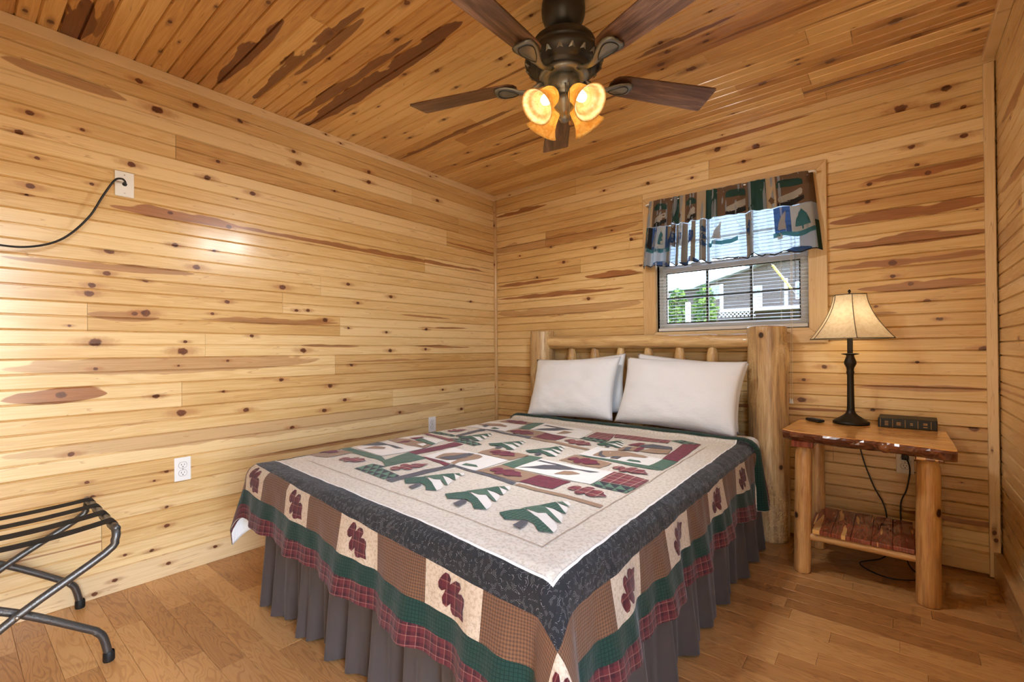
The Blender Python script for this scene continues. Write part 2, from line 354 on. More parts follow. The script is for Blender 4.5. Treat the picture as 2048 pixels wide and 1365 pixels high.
# ------------------------------------------------------------------ geometry helpers
def tag(o, label=None, cat=None, group=None, kind=None):
    if label: o['label'] = label
    if cat: o['category'] = cat
    if group: o['group'] = group
    if kind: o['kind'] = kind
    return o
def mk(name, vf, mat, parent=None, smooth=False, mw=None, uvs=None):
    v, f = vf; me = bpy.data.meshes.new(name); me.from_pydata([tuple(p) for p in v], [], f); me.update()
    if mat is not None: me.materials.append(mat)
    if smooth: me.polygons.foreach_set('use_smooth', [True]*len(me.polygons))
    if uvs:
        lay = me.uv_layers.new(name='UVMap')
        for lp in me.loops: lay.data[lp.index].uv = uvs[lp.vertex_index]
    o = bpy.data.objects.new(name, me); COL.objects.link(o)
    if parent is not None: o.parent = parent
    if mw is not None: o.matrix_local = mw
    return o
def empty(name, loc=(0,0,0), rz=0):
    o = bpy.data.objects.new(name, None); COL.objects.link(o); o.location = loc; o.rotation_euler = (0,0,rz); o.empty_display_size = .05; return o
def G(*parts):
    V, F = [], []
    for v, f in parts:
        n = len(V); V += [tuple(p) for p in v]; F += [tuple(i+n for i in q) for q in f]
    return V, F
def box(x0, x1, y0, y1, z0, z1):
    return ([(x0,y0,z0),(x1,y0,z0),(x1,y1,z0),(x0,y1,z0),(x0,y0,z1),(x1,y0,z1),(x1,y1,z1),(x0,y1,z1)],
            [(3,2,1,0),(4,5,6,7),(0,1,5,4),(1,2,6,5),(2,3,7,6),(3,0,4,7)])
def bevel(vf, w, seg=2):
    bm = bmesh.new(); vs = [bm.verts.new(p) for p in vf[0]]
    for f in vf[1]: bm.faces.new([vs[i] for i in f])
    bmesh.ops.recalc_face_normals(bm, faces=bm.faces)
    bmesh.ops.bevel(bm, geom=list(bm.edges), offset=w, segments=seg, affect='EDGES', profile=.5)
    bm.verts.index_update(); r = ([tuple(v.co) for v in bm.verts], [tuple(v.index for v in f.verts) for f in bm.faces]); bm.free(); return r
def bbox_(x0, x1, y0, y1, z0, z1, w=.003, seg=2): return bevel(box(x0,x1,y0,y1,z0,z1), w, seg)
def lathe(prof, seg=32, close=False):
    V, F = [], []; n = len(prof)
    for i in range(seg):
        a = 2*math.pi*i/seg; c, s = math.cos(a), math.sin(a)
        for r, z in prof: V.append((r*c, r*s, z))
    for i in range(seg):
        j = (i+1) % seg
        for k in range(n-1): F.append((i*n+k, j*n+k, j*n+k+1, i*n+k+1))
    return V, F
def frames(pts):
    pts = [Vector(p) for p in pts]; T = []
    for i in range(len(pts)):
        a = pts[max(i-1,0)]; b = pts[min(i+1,len(pts)-1)]; T.append((b-a).normalized())
    up_ = Vector((0,0,1)) if abs(T[0].z) < .9 else Vector((1,0,0))
    N = [(up_ - T[0]*up_.dot(T[0])).normalized()]
    for i in range(1, len(pts)):
        n = N[-1] - T[i]*N[-1].dot(T[i]); N.append(n.normalized())
    return pts, T, N
def tube(pts, r, seg=10, cap=True):
    pts, T, N = frames(pts); V, F = [], []
    rr = r if isinstance(r, (list, tuple)) else [r]*len(pts)
    for p, t, n, q in zip(pts, T, N, rr):
        b = t.cross(n)
        for k in range(seg):
            a = 2*math.pi*k/seg; V.append(p + (n*math.cos(a) + b*math.sin(a))*q)
    m = len(pts)
    for i in range(m-1):
        for k in range(seg):
            l = (k+1) % seg; F.append((i*seg+k, i*seg+l, (i+1)*seg+l, (i+1)*seg+k))
    if cap: F.append(tuple(range(seg-1,-1,-1))); F.append(tuple((m-1)*seg+k for k in range(seg)))
    return V, F
def spline(ctrl, n=8):
    P = [Vector(p) for p in ctrl]; P = [P[0]*2-P[1]] + P + [P[-1]*2-P[-2]]; out = []
    for i in range(1, len(P)-2):
        for k in range(n):
            t = k/n; a, b, c, d = P[i-1], P[i], P[i+1], P[i+2]
            out.append(.5*((2*b) + (c-a)*t + (2*a-5*b+4*c-d)*t*t + (3*b-a-3*c+d)*t**3))
    out.append(P[-2]); return out
def xf(vf, m): return [m @ Vector(p) for p in vf[0]], vf[1]
def axes(o, ux, vy, nz):
    m = Matrix((Vector(ux), Vector(vy), Vector(nz))).transposed().to_4x4(); m.translation = Vector(o); return m
def prism(poly, z0, z1):
    n = len(poly); V = [(x,y,z0) for x,y in poly] + [(x,y,z1) for x,y in poly]
    F = [tuple(range(n-1,-1,-1)), tuple(range(n,2*n))] + [(i,(i+1)%n,n+(i+1)%n,n+i) for i in range(n)]
    return V, F
rng = random.Random(11)

# ------------------------------------------------------------------ room shell
H, W, YF = 2.44, 3.108, -3.62
KL=[(-2.88,1.764,1.3),(-2.89,1.726,0.6),(-2.86,1.887,0.8),(-2.69,1.825,0.8),(-2.55,1.954,1.4),(-2.54,2.008,1),(-2.19,2.078,1),(-2.47,1.954,0.7),(-2.22,2.018,0.7),(-2.24,1.98,1.3),(-2.47,1.913,0.6),(-2.34,1.872,0.6),(-2.1,1.907,0.7),(-2.11,1.845,0.7),(-2.4,1.761,1),(-2.14,1.745,1.2),(-2.38,1.606,1.2),(-2.21,1.607,0.8),(-2.63,1.54,1.8),(-2.64,1.435,1.2),(-2.29,1.508,1.4),(-2.31,1.463,0.8),(-2.69,1.376,1.2),(-2.7,1.339,1.4),(-2.5,1.418,1),(-2.31,1.411,0.8),(-2.14,1.392,1),(-2.15,1.344,1.1),(-2.91,1.319,1),(-2.54,1.259,1),(-2.5,1.264,1.8),(-2.22,1.277,0.8),(-2.68,1.124,1.9),(-2.34,1.13,0.8),(-2.35,1.082,1.9),(-2.31,1.412,1),(-1.86,1.45,1.6),(-1.44,1.511,1.2),(-1.11,1.457,1.3),(-1.37,1.395,1),(-1.91,1.352,0.8),(-1.78,1.321,1),(-1.71,1.325,1),(-2.15,1.341,1),(-1.6,1.271,1.5),(-1.44,1.227,0.8),(-0.79,1.238,1.2),(-0.31,1.483,1),(-2.03,1.165,1),(-1.15,1.207,1),(-1.74,1.083,1.5),(-1.5,1.081,1),(-1.12,1.127,1),(-1.12,1.079,1.3),(-0.8,1.087,1.2),(-0.35,1.105,1),(-2.15,1.031,0.7),(-2.68,1.007,0.8),(-2.37,1.011,0.6),(-1.42,0.986,1),(-2.79,0.9,1.6),(-2.46,0.868,1.2),(-2.17,0.869,0.7),(-1.87,0.915,1.1),(-1.57,0.86,1.3),(-2.36,0.778,1.8),(-2.49,0.75,0.6),(-2.06,0.761,1.3),(-1.63,0.756,1),(-1.47,0.764,1.2),(-1.24,0.751,1),(-1.61,0.711,1.3),(-1.04,0.638,1.1),(-0.43,0.599,1.4),(-1.81,0.632,1.2),(-0.63,0.771,1),(-0.43,0.757,1),(-2.85,2.383,1),(-2.45,2.247,2),(-2.29,2.333,1.4),(-2.52,2.356,1.3),(-2.08,2.332,1.3),(-2.88,2.065,1.2),(-2.91,1.976,1.1),(-2.72,2.054,0.8),(-2.73,1.994,1),(-2.86,1.887,0.8),(-1.79,2.26,1.1),(-1.76,2.201,1.5),(-1.28,2.287,1.2),(-1.28,2.218,1.5),(-0.67,2.241,1.4),(-2.02,1.953,1.3),(-2.47,1.953,0.7),(-1.53,2.093,0.8),(-1.27,2.348,1),(-0.9,2.342,1),(-2.76,0.643,1.1),(-2.71,0.511,0.8),(-2.69,0.443,0.9),(-2.42,0.499,0.7),(-2.47,0.465,0.6),(-2.42,0.328,0.8),(-2.42,0.237,1),(-2.58,0.15,0.7),(-2.48,0.137,0.9)]
KB=[(0.72,1.766,1.4),(0.6,1.904,1),(1.0,1.839,1.2),(0.46,1.672,1.1),(0.28,1.874,0.8),(1.08,2.25,1),(1.42,2.226,1.2),(1.41,2.298,0.8),(1.71,2.288,1.4),(1.72,2.19,1),(2.03,2.215,1.2),(2.1,2.288,1.8),(2.47,2.28,0.8),(1.88,2.332,1.8),(2.77,2.291,2.2),(2.9,2.264,1.8),(3.0,2.221,1),(2.94,2.333,1.7),(2.63,1.842,1.1),(2.64,1.933,1.1),(2.83,1.987,1),(2.87,1.936,1.2),(2.73,1.506,1.6),(2.73,1.436,1.1),(2.8,1.391,1.1),(2.9,1.209,0.7),(2.86,1.298,1.2),(1.14,1.945,0.9),(1.29,1.857,1.3),(1.36,1.663,1.2),(0.94,1.46,1.4),(3.0,2.083,1.5),(2.81,2.083,1.3),(3.06,1.058,1.7),(2.82,0.995,0.8),(2.43,0.966,1.3),(2.33,0.89,1),(2.32,0.776,1.8),(2.64,0.741,1),(3.02,0.683,1.8),(2.91,1.207,0.9),(2.66,1.286,0.8)]
KC=[(0.07,-2.826,1.3),(0.08,-2.899,1),(0.86,-2.299,1),(0.68,-2.422,0.7),(0.44,-2.511,1),(0.18,-2.482,0.8),(0.32,-2.448,0.6),(0.88,-2.053,1.7),(0.76,-2.03,1),(0.71,-1.965,1),(0.7,-1.925,0.8),(0.83,-1.934,0.8),(1.07,-1.895,1.2),(1.27,-1.949,1),(1.06,-1.843,1.2),(0.87,-1.709,1.1),(0.88,-1.659,1.1),(0.44,-1.941,1),(0.22,-1.938,1),(0.2,-2.026,1),(0.12,-1.712,1),(0.28,-1.678,1),(0.11,-1.462,1),(0.35,-1.204,1),(0.38,-1.27,0.8),(0.23,-1.313,0.8),(0.35,-1.609,1),(0.52,-1.563,0.7),(1.02,-1.576,1.2),(1.27,-1.95,1.2),(1.2,-1.944,1),(1.06,-1.84,1),(0.88,-1.709,1),(1.6,-1.581,1),(1.32,-1.445,1),(1.32,-1.383,0.8),(0.99,-1.416,1),(0.69,-1.228,1.2),(0.35,-1.209,1.2),(0.47,-0.806,1.2),(0.71,-0.77,1.1),(0.25,-0.72,1.2),(0.41,-0.545,1),(0.67,-1.032,0.7),(1.94,-1.072,1.2),(2.1,-0.951,1.2),(2.12,-0.994,0.7),(2.17,-1.131,0.8),(1.94,-0.99,1.3),(1.88,-0.916,1.6),(1.87,-0.873,0.8),(1.98,-0.785,2),(1.55,-0.659,1.2),(1.22,-0.388,1.3),(0.92,-0.398,1),(0.71,-0.58,1.2),(2.02,-0.185,1),(2.51,-0.414,2),(2.39,-0.53,1),(2.39,-0.488,0.8),(2.22,-0.417,1.8),(2.2,-0.633,0.9),(2.75,-0.569,2.2),(2.82,-0.388,1.8),(2.96,-0.517,1.6),(3.02,-0.273,1.2),(3.08,-0.055,1.4),(2.75,-0.175,1.2)]
SL=[(-2.631,-2.086,1.749,0.03,0.8),(-2.274,-0.035,1.752,0.018,0.8),(-2.964,-2.297,1.466,0.022,0.6),(-2.965,-2.639,0.895,0.04,0.9),(-2.71,-2.444,1.246,0.03,0.5),(-2.276,-1.507,1.252,0.022,0.6),(-2.962,-2.563,2.252,0.03,0.5),(-1.76,-1.357,1.11,0.012,0.6),(-0.9,-0.324,1.107,0.014,0.7),(-1.467,-0.707,1.01,0.01,0.6),(-2.965,-1.636,1.022,0.06,0.35),(-2.966,-0.556,0.661,0.07,0.2)]
SB=[(0.004,0.569,2.252,0.022,1.0),(0.026,0.682,1.639,0.022,0.9),(0.909,1.378,1.621,0.03,1.0),(0.025,1.236,1.519,0.022,1.0),(-0.053,1.538,2.428,0.03,0.9),(0.961,2.395,2.387,0.02,0.9),(2.457,3.102,1.618,0.03,0.8),(2.458,3.103,1.758,0.04,0.9),(2.467,3.101,1.509,0.022,0.7),(2.593,3.101,1.949,0.025,0.8),(2.58,3.099,1.381,0.03,0.7),(2.561,3.094,0.863,0.02,0.6),(-0.059,1.354,1.95,0.05,0.35),(0.023,1.367,1.395,0.06,0.3)]
SC=[(-0.044,0.356,-2.75,0.05,0.9),(0.081,0.42,-2.688,0.02,0.5),(0.065,0.808,-2.22,0.04,0.95),(0.081,1.124,-2.039,0.05,0.8),(0.455,1.067,-2.004,0.03,0.7),(-0.013,1.229,-1.711,0.055,1.0),(0.006,1.12,-1.8,0.03,0.8),(0.02,0.515,-1.046,0.02,0.8),(0.866,1.364,-1.74,0.045,0.9),(0.123,1.105,-1.056,0.02,0.7),(0.187,1.646,-0.669,0.015,0.7),(1.791,2.253,-1.039,0.022,0.7),(1.609,1.774,-1.053,0.03,0.7),(0.538,1.185,-1.691,0.03,0.4)]
def plank(L, v0, v1, groove=True, th=.014, e=.0045, dp=.008):
    """T&G board: local X length, local Y width, face at z=0; bevelled edges and a centre bead groove"""
    wd = v1-v0; pr = [(v0,-th),(v0,-dp),(v0+e,0)]
    if groove and wd > .1: c = (v0+v1)/2; pr += [(c-e,0),(c-.0008,-dp),(c+.0008,-dp),(c+e,0)]
    pr += [(v1-e,0),(v1,-dp),(v1,-th)]
    n = len(pr); V = [(0,y,z) for y,z in pr] + [(L,y,z) for y,z in pr]
    F = [(i, i+1, n+i+1, n+i)[::-1] for i in range(n-1)] + [tuple(range(n)), tuple(range(2*n-1,n-1,-1))]
    return V, F
PLC = {}
def place_planks(parent, segs, frame, mat, knots, streaks, kr=.0088, seed=1, groove=True):
    """segs: (u0,u1,v0,v1); frame(u,v)->matrix"""
    rg = random.Random(seed)
    for (u0,u1,v0,v1) in segs:
        key = (round(u1-u0,3), round(v1-v0,4), groove)
        if key not in PLC: PLC[key] = plank(key[0]-.0012, 0, key[1], groove)
        o = mk('plank', PLC[key], mat, parent, mw=frame(u0, v0))
        ks = [(u-u0, v-v0, s*kr) for u,v,s in knots if u0 <= u < u1 and v0 <= v < v1]
        nk = max(0, int((u1-u0)*.35 + rg.random()) - len(ks))
        for _ in range(nk): ks.append((rg.uniform(.05,u1-u0-.05), rg.uniform(.012,max(.013,v1-v0-.012)), rg.uniform(.0025,.0055)))
        ks = sorted(ks, key=lambda k: -k[2])[:4]
        for i in range(4): o['k%d' % i] = list(ks[i]) if i < len(ks) else [0.,0.,0.]
        ss = [s for s in streaks if s[0] < u1-.02 and s[1] > u0+.02 and v0 <= s[2] < v1]
        if not ss and rg.random() < .2:
            a = rg.uniform(u0-.3, u1-.3); ss = [(a, a+rg.uniform(.5,1.3), rg.uniform(v0+.02,v1-.02), rg.uniform(.006,.018), rg.uniform(.5,.9))]
        for i in range(2):
            if i < len(ss):
                s = ss[i]; o['s%da' % i] = [s[0]-u0, s[1]-u0, s[2]-v0]; o['s%db' % i] = [s[3], min(1.,.25+s[4]*.85), rg.uniform(-.012,.012)]
            else: o['s%da' % i] = [0.,0.,0.]; o['s%db' % i] = [0.,0.,0.]
def rows(v0, v1, pitch, start):
    v = start; out = []
    while v < v1-.002:
        a, b = max(v, v0), min(v+pitch, v1)
        if b-a > .004: out.append((a, b))
        v += pitch
    return out
def cut(u0, u1, seed, lo=1.3, hi=2.6, fixed=None):
    rg = random.Random(seed); c = [u0]
    if fixed: c += [f for f in fixed if u0+.2 < f < u1-.2]
    else:
        p = u0 + rg.uniform(.5, hi)
        while p < u1-.35: c.append(p); p += rg.uniform(lo, hi)
    return list(zip(c, c[1:]+[u1]))
PT = .1225
# left wall
wl = tag(mk('wall_left', box(-.09,-.0145,YF,.02,-.07,H+.07), MT['trim_wood']), 'left wall of horizontal knotty pine tongue and groove boards', 'wall', kind='structure')
FX = {9:[-2.71], 10:[-2.71], 11:[-2.705,-1.47], 12:[-1.72], 8:[-1.53], 5:[-2.0], 2:[-.9]}
segs = []
for i, (a, b) in enumerate(rows(0, H, PT, -.0505)):
    fixed = {10:[-2.705,-1.5], 11:[-1.86], 8:[-1.535], 4:[-2.34], 14:[-.8], 6:[-1.1]}.get(i)
    segs += [(p,q,a,b) for p,q in (cut(YF, 0, 100+i, fixed=fixed) if fixed else cut(YF, 0, 100+i, 1.6, 3.6))]
place_planks(wl, segs, lambda u,v: axes((0,u,v),(0,1,0),(0,0,1),(1,0,0)), MT['pine'], KL, SL, seed=3)
# back wall with the window opening
OX0, OX1, OZ0, OZ1 = 1.475, 2.362, 1.187, 2.025
wb_parts = [box(-.09,OX0,.0145,.13,-.07,H+.07), box(OX1,W+.09,.0145,.13,-.07,H+.07), box(OX0,OX1,.0145,.13,-.07,OZ0), box(OX0,OX1,.0145,.13,OZ1,H+.07)]
wb = tag(mk('wall_back', G(*wb_parts), MT['trim_wood']), 'back wall of horizontal knotty pine boards around the window', 'wall', kind='structure')
segs = []
for i, (a, b) in enumerate(rows(0, H, PT, -.0505)):
    for p, q in cut(0, W, 300+i, 1.2, 2.4):
        if b <= OZ0 or a >= OZ1 or q <= OX0 or p >= OX1: segs.append((p,q,a,b)); continue
        if p < OX0-.03: segs.append((p,OX0-.01,a,b))
        if q > OX1+.03: segs.append((OX1+.01,q,a,b))
        pp, qq = max(p,OX0-.01), min(q,OX1+.01)
        if qq-pp > .02:
            if a < OZ0-.004: segs.append((pp,qq,a,OZ0))
            if b > OZ1+.004: segs.append((pp,qq,OZ1,b))
place_planks(wb, segs, lambda u,v: axes((u,0,v),(1,0,0),(0,0,1),(0,-1,0)), MT['pine'], KB, SB, seed=5)
# right wall
DY0, DY1, DZ1 = -3.56, -2.72, 2.08
wr = tag(mk('wall_right', G(box(W+.0145,W+.09,DY1,.02,-.07,H+.07), box(W+.0145,W+.09,YF,DY0,-.07,H+.07), box(W+.0145,W+.09,DY0,DY1,DZ1,H+.07)), MT['trim_wood']), 'right wall of knotty pine boards beside the nightstand', 'wall', kind='structure')
segs = []
for i, (a, b) in enumerate(rows(0, H, PT, -.012)):
    for p, q in cut(0, -YF, 500+i, 1.6, 3.4):
        if a >= DZ1-.02: segs.append((p,q,a,b)); continue
        if p < -DY1-.05: segs.append((p,min(q,-DY1),a,b))
        if q > -DY0+.05: segs.append((max(p,-DY0),q,a,b))
place_planks(wr, segs, lambda u,v: axes((W,-u,v),(0,-1,0),(0,0,1),(-1,0,0)), MT['pine'], [(.35,2.0,1.2),(.5,1.62,1.4),(.45,1.1,1.2)], [(.15,1.3,2.05,.05,.9),(.1,1.2,1.75,.03,.7)], seed=7)
# wall behind the camera
wf = tag(mk('wall_front', box(-.09,W+.09,YF-.1,YF,-.07,H+.07), MT['trim_wood']), 'pine wall behind the viewer', 'wall', kind='structure')
# ceiling, boards parallel to the back wall
cl = tag(mk('ceiling', box(-.09,W+.09,YF-.1,.13,H+.0145,H+.08), MT['trim_wood']), 'pine board ceiling with beaded boards running along the back wall', 'ceiling', kind='structure')
segs = []
for i, (a, b) in enumerate(rows(0, -YF, .128, -.02)): segs += [(p,q,a,b) for p,q in cut(0, W, 700+i, 1.2, 3.0)]
place_planks(cl, segs, lambda u,v: axes((u,-v,H),(1,0,0),(0,-1,0),(0,0,-1)), MT['pine_ceiling'], [(x,-y,s) for x,y,s in KC], [(a,b,-v,h,s) for a,b,v,h,s in SC], seed=9)
# floor: oak strips parallel to the back wall
fl = tag(mk('floor', box(-.09,W+.09,YF-.1,.13,-.08,-.0065), plain('subfloor', srgb(120,84,50), .8)), 'oak strip laminate floor', 'floor', kind='structure')
FS = .085; hid = []; nvis = 0
def strip(L): return bevel(box(0,L,0,FS-.0005,-.006,0), .0009, 1)
SC_ = {}
rg = random.Random(21); y = YF
while y < -.001:
    x = -.02 - rg.uniform(0,.4)
    while x < W:
        L = rg.choice([.34,.42,.5,.58]); x0, x1 = max(x,0.0), min(x+L,W)
        if x1-x0 > .03:
            yc = y+FS/2; xc = (x0+x1)/2
            under = (.75 < x0 and x1 < 2.05 and -2.1 < yc) or (x1 < .6 and yc > -2.0) or yc < -3.02
            key = round(x1-x0,3)
            if under or nvis >= 300: hid.append(xf(box(0,key-.0006,0,FS-.0005,-.006,0), Matrix.Translation((x0,y,0))))
            else:
                if key not in SC_: SC_[key] = bpy.data.meshes.new('floor_strip'); v_, f_ = strip(key-.0006); SC_[key].from_pydata(v_, [], f_); SC_[key].materials.append(MT['oak'])
                o = bpy.data.objects.new('floor_strip', SC_[key]); COL.objects.link(o); o.parent = fl; o.location = (x0,y,0); nvis += 1
        x += L
    y += FS
tag(mk('floor_strips', G(*hid), MT['oak'], fl), kind='stuff')

# trims and baseboards
def stick(name, a, b, wu, wv, ux, mat, label, cat='trim'):
    """moulding from a to b; local X along it, local Y = ux"""
    a, b = Vector(a), Vector(b); d = (b-a); L = d.length; d.normalize(); ux = Vector(ux); nz = d.cross(ux)
    o = mk(name, bevel(box(0,L,0,wu,0,wv), .002, 1), mat, mw=axes(a, d, ux, nz))
    for i in range(4): o['k%d' % i] = [rng.uniform(0,L), rng.uniform(0,wu), rng.uniform(.004,.008)] if rng.random() < .6 else [0.,0.,0.]
    for i in range(2): o['s%da' % i] = [0.,0.,0.]; o['s%db' % i] = [0.,0.,0.]
    return tag(o, label, cat, kind='structure')
tw = MT['trim_wood']
def tbox(name, b, label, cat, horiz):
    x0,x1,y0,y1,z0,z1 = b
    ax = {'x':((x0,y0,z0),(1,0,0),(0,1,0) if False else (0,0,1),(0,-1,0)), 'y':((x0,y0,z0),(0,1,0),(0,0,1),(1,0,0)), 'z':((x0,y1,z0),(0,0,1),(1,0,0),(0,1,0))}[horiz]
    if horiz == 'x': org = (x0,y1,z0); L, w_, t_ = x1-x0, z1-z0, y1-y0
    elif horiz == 'y': org = (x0,y0,z0); L, w_, t_ = y1-y0, z1-z0, x1-x0
    else: org = (x0,y0,z0); L, w_, t_ = z1-z0, x1-x0, y1-y0
    m = axes(org, *ax[1:])
    o = mk(name, bevel(box(0,L,0,w_,0,t_), .002, 1), tw, mw=m)
    for i in range(4): o['k%d' % i] = [rng.uniform(0,L), rng.uniform(.01,max(.012,w_-.01)), rng.uniform(.004,.009)] if rng.random() < .75 else [0.,0.,0.]
    for i in range(2): o['s%da' % i] = [0.,0.,0.]; o['s%db' % i] = [0.,0.,0.]
    return tag(o, label, cat, kind='structure')
tbox('trim_1', (0,.012,YF,0,H-.05,H), 'pine moulding between left wall and ceiling', 'trim', 'y')
tbox('trim_2', (0,W,-.013,0,H-.045,H), 'pine moulding between back wall and ceiling', 'trim', 'x')
tbox('trim_3', (W-.045,W,YF,0,H-.03,H), 'pine moulding between right wall and ceiling', 'trim', 'y')
tbox('trim_4', (0,.024,-.022,0,.0,H-.05), 'thin vertical corner strip between left and back walls', 'trim', 'z')
tbox('trim_5', (W-.042,W-.006,-.026,0,0,H-.05), 'vertical corner strip between back and right walls', 'trim', 'z')
bl = tbox('baseboard_left', (0,.02,YF,-.0,0,.105), 'plain pine baseboard under left wall', 'baseboard', 'y')
for i, k in enumerate([(-2.69,.022),(-2.62,.055),(-2.42,.06),(-2.22,.075),(-2.03,.05)]): bl['k%d' % i] = [k[0]-YF, k[1], .008]
tbox('baseboard_back', (.024,W-.042,-.018,0,.008,.105), 'pine baseboard along back wall', 'baseboard', 'x')
tbox('baseboard_right', (W-.03,W,DY1+.01,-.03,0,.12), 'pine baseboard along right wall', 'baseboard', 'y')

# ------------------------------------------------------------------ cloth patch mapping
def flat_tess(poly, step):
    bm = bmesh.new(); vs = [bm.verts.new((p[0],p[1],0)) for p in poly]
    try: bm.faces.new(vs)
    except ValueError: bm.free(); return None
    bmesh.ops.triangulate(bm, faces=bm.faces[:])
    for ax in (0,1):
        lo = min(p[ax] for p in poly); hi = max(p[ax] for p in poly); k = math.ceil((lo+1e-5)/step)*step
        while k < hi-1e-5:
            co = [0,0,0]; no = [0,0,0]; co[ax] = k; no[ax] = 1
            bmesh.ops.bisect_plane(bm, geom=bm.verts[:]+bm.edges[:]+bm.faces[:], plane_co=co, plane_no=no, dist=1e-6); k += step
    bm.verts.index_update(); bm.normal_update()
    V = [(v.co.x, v.co.y) for v in bm.verts]
    F = [tuple(v.index for v in f.verts) if f.normal.z > 0 else tuple(v.index for v in f.verts)[::-1] for f in bm.faces]
    bm.free(); return V, F
def cloth_patch(name, poly, fn, nf, lift, mat, parent, step, uvscale=1., flip=False):
    r = flat_tess(poly, step)
    if not r: return None
    V, F = r; P = []
    for x, y in V:
        p = fn(x, y); n = nf(x, y); P.append(p + n*lift)
    if flip: F = [f[::-1] for f in F]
    return mk(name, (P, F), mat, parent, True, uvs=[(x*uvscale, y*uvscale) for x, y in V])
def fd_normal(fn, e=.004, sgn=1):
    def nf(x, y):
        a = fn(x+e,y)-fn(x-e,y); b = fn(x,y+e)-fn(x,y-e); n = a.cross(b)*sgn
        return n.normalized() if n.length > 1e-12 else Vector((0,0,1))
    return nf

# ------------------------------------------------------------------ window
win = tag(mk('window_1', G(box(OX0,OX0+.028,.05,.12,OZ0,OZ1), box(OX1-.028,OX1,.05,.12,OZ0,OZ1), box(OX0+.028,OX1-.028,.05,.12,OZ0,OZ0+.03), box(OX0+.028,OX1-.028,.05,.12,OZ1-.03,OZ1)), MT['vinyl']),
          'white vinyl double hung window with grilles coloured dark as if backlit in pine casing', 'window', kind='structure')
def miter(name, poly, y0, y1):
    v, f = prism(poly, 0, 1)
    o = mk(name, bevel(([(x, y1+(y0-y1)*z, yy) for x, yy, z in v], [q for q in f]), .003, 1), tw, win)
    for i in range(4): o['k%d' % i] = [rng.uniform(1.4,2.4), -.01, .006] if rng.random() < .3 else [0.,0.,0.]
    for i in range(2): o['s%da' % i] = [0.,0.,0.]; o['s%db' % i] = [0.,0.,0.]
CX0, CX1, CZ0, CZ1 = 1.386, 2.452, 1.099, 2.113
def casing(pts, horiz):
    # board built in its own frame so that the grain follows it
    a, b = pts[0], pts[1]
    if horiz: m = axes((a[0],0,a[1]),(1,0,0),(0,0,1),(0,-1,0)); loc = [(x-a[0], z-a[1]) for x,z in pts]
    else: m = axes((a[0],0,a[1]),(0,0,1),(-1,0,0),(0,-1,0)); loc = [(z-a[1], -(x-a[0])) for x,z in pts]
    v, f = prism(loc, 0, .02)
    o = mk('casing', bevel((v, f), .003, 1), tw, win, mw=m)
    for i in range(4): o['k%d' % i] = [rng.uniform(.1,.9), rng.uniform(-.08,.08), .006] if rng.random() < .5 else [0.,0.,0.]
    for i in range(2): o['s%da' % i] = [0.,0.,0.]; o['s%db' % i] = [0.,0.,0.]
casing([(CX0,CZ0),(CX1,CZ0),(OX1,OZ0),(OX0,OZ0)], True)
casing([(CX0,CZ1),(CX1,CZ1),(OX1,OZ1),(OX0,OZ1)][::-1], True)
casing([(CX0,CZ0),(OX0,OZ0),(OX0,OZ1),(CX0,CZ1)], False)
casing([(CX1,CZ0),(CX1,CZ1),(OX1,OZ1),(OX1,OZ0)], False)
for b in (box(OX0-.012,OX0,0,.05,OZ0,OZ1), box(OX1,OX1+.012,0,.05,OZ0,OZ1), box(OX0,OX1,0,.05,OZ0-.012,OZ0), box(OX0,OX1,0,.05,OZ1,OZ1+.012)): mk('jamb', b, tw, win)
GX0, GX1 = 1.523, 2.314
def sash(z0, z1, g0, g1, ya, yb):
    s = mk('sash', G(box(OX0+.028,GX0,ya,yb,z0,z1), box(GX1,OX1-.028,ya,yb,z0,z1), box(GX0,GX1,ya,yb,z0,g0), box(GX0,GX1,ya,yb,g1,z1)), MT['vinyl'], win)
    ym = (ya+yb)/2
    mk('pane', box(GX0,GX1,ym-.002,ym+.002,g0,g1), MT['glass'], s)
    for x in (1.787, 2.050): mk('muntin', box(x-.008,x+.008,ym+.004,ym+.012,g0,g1), MT['muntin'], s)
    zm = (g0+g1)/2; mk('muntin', box(GX0,GX1,ym+.0045,ym+.0115,zm-.007,zm+.007), MT['muntin'], s)
    mk('gasket', G(box(GX0,GX0+.006,ya-.001,ya+.004,g0,g1), box(GX1-.006,GX1,ya-.001,ya+.004,g0,g1), box(GX0,GX1,ya-.001,ya+.004,g0,g0+.006), box(GX0,GX1,ya-.001,ya+.004,g1-.006,g1)), MT['muntin'], s)
sash(OZ0+.03, 1.636, 1.246, 1.59, .055, .082)
sash(1.60, OZ1-.03, 1.64, 1.965, .086, .112)
for x in (1.72, 2.12): mk('sash_lock', bbox_(x-.03,x+.03,.05,.068,1.636,1.65,.003), MT['vinyl'], win)

